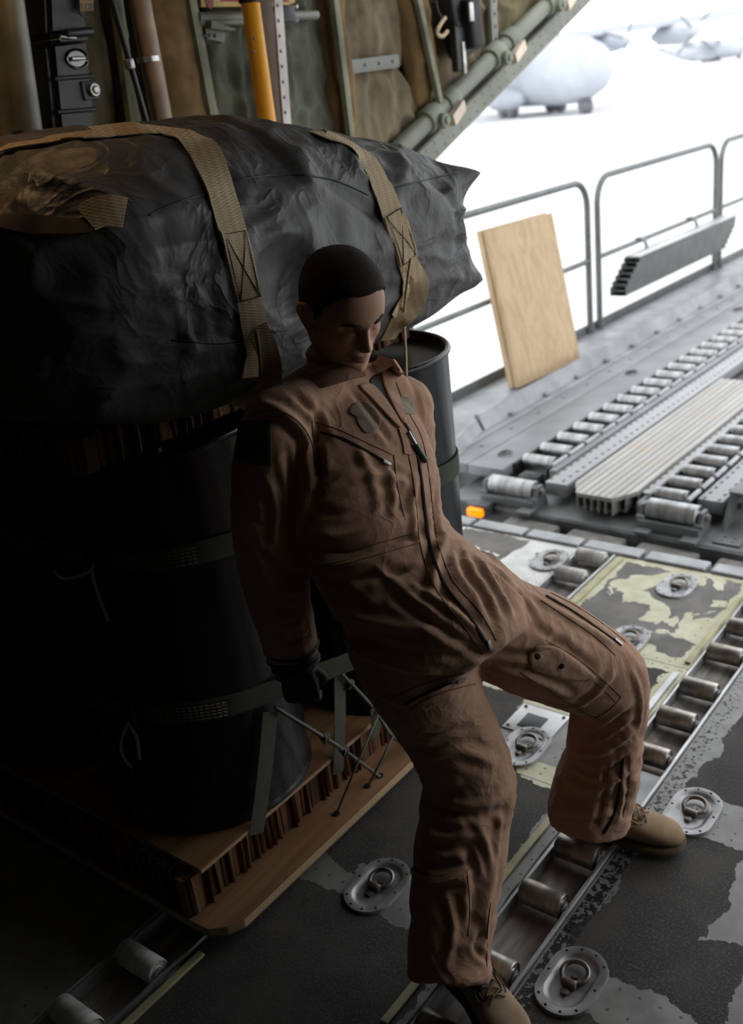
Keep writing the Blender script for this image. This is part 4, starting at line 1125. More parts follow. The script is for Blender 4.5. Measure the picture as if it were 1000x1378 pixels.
FOLDS = [
 # crotch / hips
 ([(600, 720), (585, 760), (580, 800)], .013, .012), ([(618, 735), (628, 770), (650, 800), (668, 845)], .012, -.012), ([(640, 745), (668, 790), (690, 830)], .012, .010), ([(662, 760), (700, 800), (720, 835)], .010, -.008),
 ([(430, 800), (480, 830), (540, 845), (600, 850)], .014, .010), ([(440, 830), (500, 865), (570, 880), (640, 880)], .013, -.010), ([(470, 870), (530, 895), (600, 905)], .012, .009), ([(520, 800), (570, 830), (630, 870), (660, 885)], .012, -.010), ([(540, 780), (600, 815), (655, 862)], .010, .009),
 ([(430, 770), (470, 800), (500, 830)], .012, -.010), ([(500, 760), (540, 790), (600, 840)], .010, .007), ([(670, 880), (720, 880), (760, 860)], .012, -.010), ([(665, 900), (720, 915), (770, 940)], .012, .009),
 # belly and waist blouse
 ([(415, 735), (460, 745), (520, 728), (565, 715)], .014, -.015), ([(418, 715), (465, 720), (520, 705), (560, 690)], .014, .010), ([(420, 690), (470, 690), (520, 668)], .012, -.007), ([(425, 660), (470, 640), (520, 640), (555, 655)], .012, .008),
 ([(430, 770), (480, 760), (540, 745)], .012, .009), ([(445, 790), (500, 775), (560, 765)], .010, -.008), ([(560, 640), (555, 690), (565, 740)], .010, .008), ([(590, 640), (585, 690), (592, 730)], .010, -.009),
 ([(470, 520), (500, 560), (530, 600)], .010, -.006), ([(430, 545), (425, 590), (432, 650)], .010, -.010), ([(520, 625), (530, 660), (528, 700)], .010, .007), ([(480, 600), (500, 640), (510, 690)], .012, .006),
 # shoulder / armpit
 ([(345, 540), (380, 555), (410, 585), (420, 630)], .013, .012), ([(395, 530), (425, 560), (440, 600)], .010, -.009), ([(405, 590), (418, 640), (408, 690), (398, 730)], .012, .010), ([(385, 600), (395, 660), (385, 720)], .011, -.009),
 ([(360, 640), (372, 690), (365, 740)], .010, .008), ([(350, 745), (380, 770), (408, 775)], .010, -.010), ([(345, 765), (375, 795), (410, 795)], .010, .009), ([(350, 800), (380, 822), (412, 815)], .009, -.009), ([(358, 830), (385, 845), (410, 838)], .009, .008), ([(362, 850), (390, 864), (412, 858)], .008, -.008),
 # right knee and shin
 ([(575, 1020), (620, 1010), (670, 1030)], .014, .008), ([(565, 1075), (600, 1092), (650, 1098), (685, 1085)], .013, -.011), ([(560, 1110), (600, 1128), (655, 1120)], .013, .010), ([(556, 1150), (590, 1165), (640, 1160)], .012, -.012), ([(640, 1100), (660, 1160), (655, 1220), (650, 1290)], .012, .010), ([(625, 1130), (640, 1190), (632, 1260)], .012, -.009), ([(600, 1200), (610, 1250), (600, 1300)], .011, .008), ([(672, 1080), (670, 1140), (662, 1220)], .010, .007), ([(570, 1190), (600, 1185), (625, 1180)], .010, .010), ([(655, 1250), (640, 1275), (660, 1295)], .008, -.008),
 ([(500, 930), (560, 950), (620, 930)], .012, .007), ([(520, 960), (570, 990), (640, 975)], .012, -.006),
 # left thigh
 ([(700, 790), (740, 815), (800, 850), (835, 875)], .010, .006), ([(715, 840), (760, 870), (800, 900)], .012, -.007), ([(690, 935), (740, 945), (790, 960)], .012, -.007), ([(760, 960), (800, 935), (830, 900)], .011, .008),
 # left shin stacking
 ([(770, 990), (810, 985), (855, 950)], .012, -.010), ([(765, 1010), (810, 1012), (862, 975)], .012, .011), ([(768, 1030), (815, 1040), (862, 1005)], .012, -.012), ([(755, 1045), (800, 1062), (860, 1030)], .012, .012), ([(745, 1065), (790, 1080), (830, 1070)], .011, -.010), ([(742, 1085), (790, 1098), (830, 1090)], .010, .009),
 ([(850, 900), (862, 940), (858, 985)], .010, .008), ([(835, 1010), (838, 1060), (830, 1110)], .009, .008), ([(815, 1030), (812, 1075), (800, 1112)], .009, -.008)]
for pix, w, dp in FOLDS: SV = fold(SV, N0, ST, pix, w * .85, dp * 1.05)
SV = lap_smooth(SV, SE, 2, .35)
m_suit = M('brown_flight_suit', .82, 0, .25)
_n = m_suit.noise(6, 5, .6); _n2 = m_suit.noise(38, 4, .65)
_c = m_suit.mix(_n.sstep(.3, .7), (.37, .212, .134), (.465, .283, .187)); _c = m_suit.mix(_n2.sstep(.55, .8) * .35, _c, (.50, .33, .23))
m_suit.col(_c)
_wv = ((m_suit.y * 1400.0 + m_suit.x * 700.0).sin() + (m_suit.z * 1500.0).sin()) * .5
_r1 = ((m_suit.noise(7.5, 3, .5, dist=.9) - .5).abs() * -2.0 + 1.0).pow(5.0); _r2 = ((m_suit.noise(17, 3, .5, dist=1.1, stretch=(1, 1, .6)) - .5).abs() * -2.0 + 1.0).pow(4.0)
m_suit.bump(_r1 * .55 + _r2 * .16 + m_suit.noise(16, 4, .6, dist=.5) * .5 + m_suit.noise(70, 3) * .15 + _wv * .012, .55, .0065); m_suit.set('Sheen Weight', .12); m_suit = m_suit.mat
SUIT = pchild(from_data('flight_suit', SV, SF, m_suit))
ST = mk_tree(SV, SF)
def suit_pts(pix, n=6, lift=.001):
    P = []; N = []
    for q in smooth_path([(x, y, 0) for x, y in pix], n):
        h = castn(ST, q.x, q.y)
        if h[0] is None: continue
        nn = h[1] if h[1].dot(Vector(ray(q.x, q.y))) < 0 else -h[1]; P.append(h[0]); N.append(nn)
    for _ in range(2): N = [N[0]] + [(N[i - 1] + N[i] + N[i + 1]).normalized() for i in range(1, len(N) - 1)] + [N[-1]]
    return [p + n_ * lift for p, n_ in zip(P, N)], N
m_suit_seam = simple('suit_seam_thread', (.16, .085, .05), .85)
m_zip = simple('zipper_dark', (.022, .016, .013), .8, spec=.15); m_zipm = simple('zipper_metal', (.35, .34, .32), .35, .9)
def stitch(pix, r=.0014, name='seam', mat=None, parent=None, lift=.0004):
    P, N = suit_pts(pix, 6, lift); bm = BM(); tube(bm, P, r, 6); return pchild(finish(name, bm, mat or m_suit_seam, smooth=60), parent or SUIT)
def band(pix, w, t, name, mat, lift=.001, parent=None, n=6, lab=None):
    P, N = suit_pts(pix, n, lift); bm = BM(); ribbon(bm, P, N, w, t); fixn(bm); o = pchild(finish(name, bm, mat, smooth=50), parent or SUIT)
    if lab: o['label'] = lab
    return o
def patch(poly, name, mat, lift=.0022, nu=10, parent=None, lab=None, thick=.0022):
    """sewn patch: polygon in pixels, filled with a grid cast onto the suit, given thickness"""
    bm = BM(); c = np.mean(poly, axis=0); K = len(poly) * 6; out = smooth_closed(poly, 6) if len(poly) > 4 else dense(poly, 6)
    rings = []
    for k in range(nu + 1):
        f = 1 - k / nu; ring = []
        for q in out:
            p = c + (np.array(q) - c) * max(f, .001); h = castn(ST, *p)
            if h[0] is None: h = ST.find_nearest(at(p[0], p[1], d=2.3))
            nn = h[1] if h[1].dot(Vector(ray(*p))) < 0 else -h[1]; ring.append(bm.verts.new(h[0] + nn * (lift + (0 if k == 0 else thick * .3))))
        rings.append(ring)
    L = len(out)
    for a, b in zip(rings, rings[1:]):
        for i in range(L): bm.faces.new((a[i], a[(i + 1) % L], b[(i + 1) % L], b[i]))
    skirt = []
    for q in out:
        h = castn(ST, *q)
        if h[0] is None: h = ST.find_nearest(at(q[0], q[1], d=2.3))
        nn = h[1] if h[1].dot(Vector(ray(*q))) < 0 else -h[1]; skirt.append(bm.verts.new(h[0] - nn * .002))
    for i in range(L): bm.faces.new((rings[0][(i + 1) % L], rings[0][i], skirt[i], skirt[(i + 1) % L]))
    o = pchild(finish(name, bm, mat, smooth=50), parent or SUIT)
    if lab: o['label'] = lab
    return o
def dense(poly, n):
    out = []
    for a, b in zip(poly, poly[1:] + poly[:1]):
        for k in range(n): out.append(np.array(a) + (np.array(b) - np.array(a)) * k / n)
    return out
def smooth_closed(poly, n): return [np.array((v.x, v.y)) for v in smooth_path([(x, y, 0) for x, y in poly], n, closed=True)]
m_velcro = simple('tan_velcro', (.25, .20, .145), .95, var=.15, scale=40, bump=.4, bscale=300)
m_velcro_dark = simple('dark_velcro', (.075, .055, .035), .95, var=.2, scale=40, bump=.3, bscale=300)
# main zipper
zp = band([(520, 520), (536, 556), (556, 592), (566, 640), (572, 690), (580, 740), (600, 790), (632, 830), (658, 872)], .0065, .003, 'front_zipper', m_zip, .0012, lab='dark two-way zipper down the front')
stitch([(508, 520), (524, 556), (545, 598), (556, 645), (561, 690), (567, 740), (588, 795), (622, 840), (650, 880)], .0013)
stitch([(533, 515), (548, 552), (567, 588), (577, 636), (583, 690), (592, 740), (612, 785), (645, 822), (668, 862)], .0013)
pp, nn = suit_pts([(655, 862), (660, 876)], 3, .004); bm = BM(); ribbon(bm, pp, nn, .008, .003); pchild(finish('zip_pull', bm, m_zipm), zp)
# chest pocket with slanted zipper
band([(432, 582), (460, 590), (492, 606), (522, 624)], .005, .0026, 'pocket_zipper', m_zip, .001)
stitch([(425, 568), (455, 578), (490, 594), (528, 612)]); stitch([(420, 566), (424, 620), (436, 660)]); stitch([(530, 612), (534, 650), (545, 700)]); stitch([(428, 572), (430, 625), (440, 664)], .001)
pp, nn = suit_pts([(515, 620), (524, 626)], 3, .004); bm = BM(); ribbon(bm, pp, nn, .007, .003); pchild(finish('zip_pull', bm, m_zipm), SUIT)
# velcro patches
patch([(474, 545), (490, 540), (505, 551), (513, 566), (507, 578), (492, 583), (481, 570), (479, 562), (470, 556)], 'unit_patch', m_velcro, lab='shaped pale velcro patch on the right chest')
patch([(525, 534), (552, 535), (559, 558), (535, 557)], 'name_patch', m_velcro, lab='pale rectangular velcro patch on the left chest')
patch([(322, 566), (366, 566), (366, 628), (318, 622)], 'sleeve_patch', m_velcro_dark, lab='dark velcro square on the upper sleeve')
# shoulder, yoke and waist seams
stitch([(338, 558), (372, 552), (402, 568), (420, 598), (424, 640)]); stitch([(345, 566), (375, 560), (398, 574), (412, 600)], .001)
band([(416, 752), (455, 752), (490, 744), (515, 735)], .026, .003, 'waist_tab', m_suit, .002); stitch([(416, 744), (455, 744), (490, 736), (562, 716)], .0012); stitch([(417, 762), (455, 761), (490, 752), (566, 730)], .0012)
# thigh pocket zippers and flap
band([(735, 802), (770, 822), (805, 846), (836, 868)], .006, .0025, 'thigh_zipper', m_zip, .001)
stitch([(728, 808), (765, 832), (800, 856), (828, 882)]); stitch([(741, 798), (776, 816), (812, 840), (842, 864)])
pp, nn = suit_pts([(826, 860), (836, 868)], 3, .004); bm = BM(); ribbon(bm, pp, nn, .007, .003); pchild(finish('zip_pull', bm, m_zipm), SUIT)
fl = patch([(712, 880), (728, 868), (756, 876), (790, 902), (800, 912), (770, 915), (735, 908), (716, 900)], 'pocket_flap', m_suit, .004, thick=.004)
stitch([(735, 862), (775, 885), (812, 915), (836, 938)]); stitch([(700, 905), (740, 930), (780, 955), (802, 966)]); stitch([(836, 938), (820, 955), (802, 966)]); stitch([(730, 868), (768, 892), (806, 922), (828, 944)], .001)
for px, py in ((722, 884), (754, 895)):
    h = castn(ST, px, py); R = frame_to(h[1]).to_4x4(); R.translation = h[0] + h[1] * .006
    bm = BM(); lathe(bm, [(0, .003), (.0035, .003), (.004, .0015), (.006, .002), (.0072, 0), (.007, -.004)], 18, R); pchild(finish('snap_button', bm, m_zip, smooth=40), SUIT)
band([(622, 914), (598, 922), (570, 934), (545, 948)], .006, .0025, 'thigh_zipper', m_zip, .001)
stitch([(628, 905), (598, 912), (566, 922), (530, 938)]); stitch([(640, 920), (600, 930), (572, 942), (550, 956)])
pp, nn = suit_pts([(614, 917), (624, 913)], 3, .004); bm = BM(); ribbon(bm, pp, nn, .007, .003); pchild(finish('zip_pull', bm, m_zipm), SUIT)
# ankle zips
band([(838, 1020), (834, 1060), (826, 1095), (812, 1122)], .007, .003, 'ankle_zipper', m_zip, .001); stitch([(820, 1030), (815, 1070), (806, 1112)]); stitch([(848, 1018), (846, 1060), (838, 1100)])
stitch([(660, 1215), (656, 1255), (655, 1300)])
# pens in the left chest pocket
for (a, b, r, mm, nm) in (((546, 583), (556, 600), .0048, m_zipm, 'silver_pen'), ((556, 600), (570, 622), .0062, simple('green_marker', (.05, .09, .055), .5), 'green_marker'), ((574, 598), (588, 622), .005, m_gun, 'dark_pen')):
    ha, hb_ = castn(ST, *a), castn(ST, *b)
    if ha[0] is None or hb_[0] is None: continue
    bm = BM(); cyl(bm, ha[0] + ha[1] * .007, hb_[0] + hb_[1] * .007, r, 12, bev=.0012); pchild(finish(nm, bm, mm, smooth=40), SUIT)
band([(540, 578), (545, 595), (548, 612)], .02, .004, 'pen_sleeve', m_suit, .002)
# ---- collar: two folded leaves standing round the neck
def leaf(pts, name):
    """pts: rows of (inner point, outer point) -> thick curved leaf"""
    ins = smooth_path([p for p, q in pts], 5); outs = smooth_path([q for p, q in pts], 5); bm = BM(); rows = []
    for p, q in zip(ins, outs):
        m = (p + q) / 2 + Vector((0, 0, .012)); d_ = (q - p).cross(Vector((0, 0, 1))); 
        mid = [p, p.lerp(q, .12) + Vector((0, 0, .010)), p.lerp(q, .5) + Vector((0, 0, .010)), q, q - Vector((0, 0, .004)), p.lerp(q, .5) + Vector((0, 0, .004)), p - Vector((0, 0, .012))]
        rows.append([bm.verts.new(v) for v in mid])
    for a, b in zip(rows, rows[1:]):
        for i in range(7): bm.faces.new((a[i], a[(i + 1) % 7], b[(i + 1) % 7], b[i]))
    bm.faces.new(rows[0][::-1]); bm.faces.new(rows[-1]); fixn(bm); return pchild(finish(name, bm, m_suit, smooth=60), SUIT)

# lapels and dark undershirt in the open neck
patch([(497, 514), (512, 505), (521, 532), (534, 560), (519, 546)], 'undershirt', m_rubber, .002)
patch([(482, 519), (499, 518), (519, 541), (538, 572), (532, 574), (514, 555), (496, 536)], 'lapel', m_suit, .006, thick=.004)
patch([(512, 490), (521, 494), (532, 528), (545, 566), (537, 566), (524, 540), (514, 516)], 'lapel', m_suit, .006, thick=.004)
# pouch pocket on the front shin
band([(556, 1172), (580, 1184), (605, 1182), (628, 1168)], .014, .004, 'shin_pocket_hem', m_suit, .004)
stitch([(556, 1166), (580, 1178), (605, 1176), (628, 1162)]); stitch([(628, 1168), (632, 1215), (630, 1260)])
# ---- head, neck and hidden torso core: one continuous skin surface
HC = Vector((-1.352, 1.600, 1.538)); YAW, PITCH, ROLL = math.radians(-21), math.radians(28), math.radians(3)
HS = 1.0
HR = Matrix.Rotation(YAW, 3, 'Z') @ Matrix.Rotation(PITCH, 3, 'Y') @ Matrix.Rotation(ROLL, 3, 'X')
LEV = [(.1205, .004, -.010, .006), (.118, .022, -.034, .026), (.110, .045, -.060, .044), (.095, .068, -.082, .0595), (.075, .084, -.095, .0700), (.050, .0935, -.1015, .0765), (.030, .0955, -.102, .0780), (.010, .0905, -.099, .0770), (-.010, .0880, -.093, .0755), (-.030, .0890, -.085, .0725), (-.050, .0915, -.076, .0685), (-.065, .0915, -.069, .0650), (-.080, .0885, -.066, .0605), (-.095, .0890, -.064, .0545), (-.107, .0835, -.063, .0500), (-.114, .068, -.0635, .0505), (-.119, .045, -.065, .0535), (-.127, .020, -.068, .0565), (-.140, .006, -.072, .0575)]
LV = spline_rows(LEV, 8)
NA_ = 128
def head_ring(z, xf, xb, w):
    cx = -.012 if z > -.118 else (xf + xb) / 2
    n = 2.25; nf = float(np.interp(z, [-.06, .02], [2.0, 2.25])); out = []
    for k in range(NA_):
        t = 2 * PI * k / NA_; c, s = math.cos(t), math.sin(t)
        nn = nf if c > 0 else n
        ex = abs(c) ** (2 / nn) * (1 if c > 0 else -1); ey = abs(s) ** (2 / nn) * (1 if s > 0 else -1)
        x = cx + ((xf - cx) if c > 0 else (cx - xb)) * ex; out.append((x, w * ey, z))
    return out
def gs(d, s): return np.exp(-(d / s) ** 2)
HL = np.array([head_ring(*r) for r in LV])            # levels x angles x 3
P = HL.reshape(-1, 3).copy(); x, y, z = P[:, 0], P[:, 1], P[:, 2]
front = np.clip((x - .0) / .05, 0, 1); ay = np.abs(y)
dx = np.zeros(len(P)); dy = np.zeros(len(P)); dz = np.zeros(len(P))
# nose
nh = np.interp(z, [-.046, -.0395, -.034, -.026, -.010, .010, .022, .034], [0, .006, .021, .0275, .0185, .0085, .0045, 0]); nw = np.interp(z, [-.045, -.030, -.01, .02], [.0135, .0125, .0088, .0085])
dx += nh * np.exp(-(ay / nw) ** 2.2)
dx += .0105 * gs(ay - .0135, .0065) * gs(z + .0305, .0075)          # wings of the nose
dx -= .004 * gs(ay - .0075, .0035) * gs(z + .0405, .0028)           # nostrils
# sockets, lids, brow
dx -= .0150 * gs(ay - .0315, .0165) * gs(z - .0085, .0105)
dx -= .006 * gs(ay - .016, .006) * gs(z - .012, .010)
dx += .0110 * gs(ay - .0325, .0120) * gs(z - .0030, .0068)
dx -= .0030 * gs(ay - .0325, .014) * gs(z + .0035, .0016)           # closed lid line
dx -= .0018 * gs(ay - .0325, .013) * gs(z - .0115, .0018)           # lid crease
dx += .0055 * gs(ay - .027, .020) * gs(z - .0275, .0075) + .003 * gs(ay, .012) * gs(z - .030, .009)
# cheeks, lips, chin
dx += .0055 * gs(ay - .045, .016) * gs(z + .016, .014); dx -= .004 * gs(ay - .040, .014) * gs(z + .052, .020)
dx -= .0030 * gs(ay - (.020 + (-.03 - z) * .55), .0042) * gs(z + .047, .014)    # nasolabial fold
dx += .0052 * gs(ay, .019) * gs(z + .0545, .0046) + .0068 * gs(ay, .017) * gs(z + .0685, .0052)
dx -= .0060 * np.exp(-(ay / .024) ** 4) * gs(z + .0612, .0020)
dx -= .0030 * gs(ay, .004) * gs(z + .047, .006); dx -= .0055 * gs(ay, .017) * gs(z + .0795, .0050)
dx += .0070 * gs(ay, .015) * gs(z + .0965, .011)
dx -= .003 * gs(ay - .026, .006) * gs(z + .062, .006)
# temples and jaw corner
sgn = np.sign(y)
dy -= sgn * .004 * gs(x - .045, .02) * gs(z - .025, .02); dy += sgn * .003 * gs(x - .0, .02) * gs(z + .075, .018)
P[:, 0] += dx * front; P[:, 1] += dy; P[:, 2] += dz
NL = len(LV)
def h2w(q): return HC + HR @ (Vector(q) * HS)
W = np.array([h2w(q)[:] for q in P])
# neck and core loops continue from the last head ring
last = W[-NA_:]; lc = Vector(last.mean(0))
loops = []
ax = [(lc, None)]
nb = nk + Vector((.005, 0, -.01)); core = [(lc.lerp(nb, .45), .058, .060, .4), (nb, .062, .062, .8), (nb + Vector((.0, 0, -.03)), .085, .075, 1), (sm + Vector((-.01, -.01, -.03)), .11, .06, 1), (hm.lerp(sm, .5) - FR * .05 - LAT * .04, .10, .06, 1), (hm - FR * .02 - LAT * .02, .11, .07, 1), (hm + Vector((.0, 0, -.08)), .05, .05, 1)]
dirs = np.array([(math.cos(2 * PI * k / NA_), math.sin(2 * PI * k / NA_)) for k in range(NA_)])
hf = HR @ Vector((1, 0, 0)); hl = HR @ Vector((0, 1, 0))
rows = [last]
for c, a, b, f in core:
    fx = hf.lerp(FR, f).normalized(); fy = hl.lerp(LAT, f).normalized()
    rows.append(np.array([(c + fx * b * dk[0] + fy * a * dk[1])[:] for dk in dirs]))
SR = []
for i in range(len(rows) - 1):
    p0, p1, p2, p3 = rows[max(i - 1, 0)], rows[i], rows[i + 1], rows[min(i + 2, len(rows) - 1)]
    for k in range(1, 7):
        t = k / 6; SR.append(.5 * (2 * p1 + (p2 - p0) * t + (2 * p0 - 5 * p1 + 4 * p2 - p3) * t * t + (3 * p1 - p0 - 3 * p2 + p3) * t ** 3))
HV = np.concatenate([W] + SR); NLv = NL + len(SR); HF = []
for j in range(NLv - 1):
    for k in range(NA_):
        k2 = (k + 1) % NA_; HF.append((j * NA_ + k, (j + 1) * NA_ + k, (j + 1) * NA_ + k2, j * NA_ + k2))
HF.append(tuple(range(NA_))); HF.append(tuple(reversed(range((NLv - 1) * NA_, NLv * NA_))))
m_skin = M('skin', .55, 0, .4)
_n = m_skin.noise(14, 4); _n2 = m_skin.noise(120, 3)
m_skin.col(m_skin.mix(_n.sstep(.3, .7), (.40, .205, .13), (.47, .26, .17))); m_skin.bump(_n2 + m_skin.noise(400, 2) * .5, .18, .001)
m_skin.set('Subsurface Weight', .12); m_skin.b.inputs['Subsurface Radius'].default_value = (.012, .005, .003); m_skin = m_skin.mat
body = pchild(from_data('body', HV, HF, m_skin)); 
# ears fused into separate parts
def ear_mesh(sg):
    bm = BM(); T = HR.to_4x4(); T.translation = HC
    def e(p): return h2w((p[0], sg * p[1], p[2]))
    rim = smooth_path([(.012, .0775, -.022), (.002, .080, -.026), (-.010, .086, -.012), (-.020, .093, .010), (-.018, .0945, .026), (-.004, .090, .034), (.010, .083, .028), (.014, .079, .014)], 5)
    tube(bm, [e(p) for p in rim], [.0062 - .002 * abs(i / len(rim) - .4) for i in range(len(rim))], 10)
    inner = smooth_path([(.006, .080, -.012), (-.004, .083, -.004), (-.009, .086, .010), (-.004, .085, .020), (.006, .081, .018)], 4); tube(bm, [e(p) for p in inner], .0045, 8)
    for c, r, s in (((-.004, .080, .006), .017, (.95, .45, 1.5)), ((.007, .0785, -.022), .0085, (1, .7, 1.2)), ((.013, .0775, .002), .006, (.8, .8, 1.4))):
        bmesh.ops.create_uvsphere(bm, u_segments=16, v_segments=10, radius=r, matrix=Matrix.Translation(h2w((c[0], sg * c[1], c[2]))) @ T.to_3x3().to_4x4() @ Matrix.Diagonal((*s, 1)))
    V, F, E = fuse(bm, .0016, 3); return pchild(from_data('ear', V, F, m_skin), None)
for sg in (-1, 1): o = ear_mesh(sg); o.parent = body; o.location = (0, 0, 0)
# hair: cropped cap following the scalp, and brows
NH = normals(HV, [f for f in HF if len(f) == 4])
def cap(name, maskf, lift, mat, extra=None):
    m = np.zeros(len(HV)); m[:len(P)] = maskf(P[:, 0], P[:, 1], P[:, 2]); keep = m > .02
    faces = [f for f in HF if (len(f) == 4 or f[0] == 0) and all(keep[v] for v in f)]
    used = sorted({v for f in faces for v in f}); mp = {v: i for i, v in enumerate(used)}; L = len(used)
    Vo = [HV[v] + NH[v] * (lift * min(1, m[v]) + .0003) for v in used]; Vi = [HV[v] - NH[v] * .002 for v in used]
    fs = [tuple(mp[v] for v in f) for f in faces]
    from collections import Counter
    ed = Counter(); dirs_ = {}
    for f in fs:
        for a, b in zip(f, f[1:] + f[:1]): ed[frozenset((a, b))] += 1; dirs_[frozenset((a, b))] = (a, b)
    allf = fs + [tuple(v + L for v in reversed(f)) for f in fs]
    for k, c in ed.items():
        if c == 1: a, b = dirs_[k]; allf.append((b, a, a + L, b + L))
    return pchild(from_data(name, Vo + Vi, allf, mat))
def hairmask(x, y, z):
    ay = np.abs(y)
    line = np.interp(x, [-.12, -.075, -.045, -.022, -.008, .012, .026, .034, .052, .062, .075, .10], [-.055, -.05, -.03, .036, .018, .004, .014, .046, .064, .076, .088, .092])
    line = line + np.where(x > .05, (1 - np.clip(ay / .045, 0, 1)) * -.004, 0)
    return np.clip((z - line) / .010, 0, 1)
m_hair = M('cropped_hair', .8, 0, .2); _n = m_hair.noise(700, 2); m_hair.col(m_hair.mix(_n.sstep(.35, .65), (.010, .007, .006), (.028, .019, .014))); m_hair.bump(_n, .6, .002); m_hair = m_hair.mat
hair = cap('hair', hairmask, .0055, m_hair); hair['label'] = 'cropped dark hair'
def browmask(x, y, z):
    ay = np.abs(y); zc = .0275 + .006 * np.clip((ay - .012) / .025, 0, 1) - .006 * np.clip((ay - .038) / .014, 0, 1)
    return np.where((ay > .011) & (ay < .052) & (x > .03), np.exp(-((z - zc) / np.interp(ay, [.011, .03, .052], [.0050, .0056, .0026])) ** 2) - .25, 0) * 1.4
m_brow = simple('eyebrow_hair', (.028, .016, .011), .8); cap('eyebrow', browmask, .0009, m_brow)
def lashmask(x, y, z):
    ay = np.abs(y); return np.where((ay > .018) & (ay < .047) & (x > .03), np.exp(-((z + .0030 - .05 * (ay - .032) ** 2 * 40 * .1) / .0014) ** 2) - .3, 0) * 1.5
cap('eyelashes', lashmask, .0014, m_hair)
m_lip = simple('lip_skin', (.36, .15, .11), .5, var=.1)
def lipmask(x, y, z):
    ay = np.abs(y); t = np.clip(1 - (ay / .024) ** 2, 0, 1)
    return np.where((x > .05), (np.clip((z - (-.0612 - .0105 * t)) / .002, 0, 1) * np.clip((-.0612 + .0078 * t - z) / .002, 0, 1)) * (ay < .0235), 0)
cap('lips', lipmask, .0004, m_lip)
# ---- black undershirt neck inside the collar
bm = BM(); pts = [nk + Vector((0, 0, .012)) + FR * .064 * math.cos(a) + LAT * .066 * math.sin(a) + Vector((0, 0, -.012 * math.cos(a))) for a in np.linspace(0, 2 * PI, 33)[:-1]]
tube(bm, pts, .012, 10, closed=True); pchild(finish('undershirt', bm, m_rubber, smooth=60), SUIT)
# ---- collar leaves
def collar(inner, outer, lift_i, lift_o, name):
    I = []; O = []
    for (a, b), li, lo_ in zip(zip(inner, outer), lift_i, lift_o):
        for src, li_, dst in ((a, li, I), (b, lo_, O)):
            h = castn(ST, *src)
            if h[0] is None: h = ST.find_nearest(at(src[0], src[1], d=2.1))
            nn = h[1] if h[1].dot(Vector(ray(*src))) < 0 else -h[1]; dst.append(h[0] + (nn * .7 + Vector((0, 0, .5))).normalized() * li_)
    return leaf(list(zip(I, O)), name)
def wrap_collar():
    """stand collar round the back and sides of the neck with a turned-down leaf"""
    bm = BM(); rows = []
    for a in np.linspace(math.radians(24), math.radians(343), 44):
        c, s = math.cos(a), math.sin(a); base = nk + FR * .070 * c + LAT * .076 * s + Vector((0, 0, -.014 - .020 * max(0, c)))
        outd = (FR * c + LAT * s).normalized(); fr = max(0, c)
        base = base + Vector((0, 0, .022 - .008 * fr)) + outd * (.012 + .02 * fr); top = base + Vector((0, 0, .034 - .006 * fr)) + outd * .006; 
        low = base + outd * (.042 + .016 * fr) + Vector((0, 0, -.010 - .020 * fr)) 
        prof = [base - outd * .002, top - outd * .003, top + Vector((0, 0, .003)), top + outd * .006, top.lerp(low, .5) + outd * .012 + Vector((0, 0, .004)), low + outd * .002, low - Vector((0, 0, .004)), top.lerp(low, .5) + outd * .004, base + outd * .010]
        rows.append([bm.verts.new(v) for v in prof])
    k = 9
    for a, b in zip(rows, rows[1:]):
        for i in range(k): bm.faces.new((a[i], a[(i + 1) % k], b[(i + 1) % k], b[i]))
    bm.faces.new(rows[0][::-1]); bm.faces.new(rows[-1]); fixn(bm)
    return pchild(finish('collar', bm, m_suit, smooth=70), SUIT)
wrap_collar()
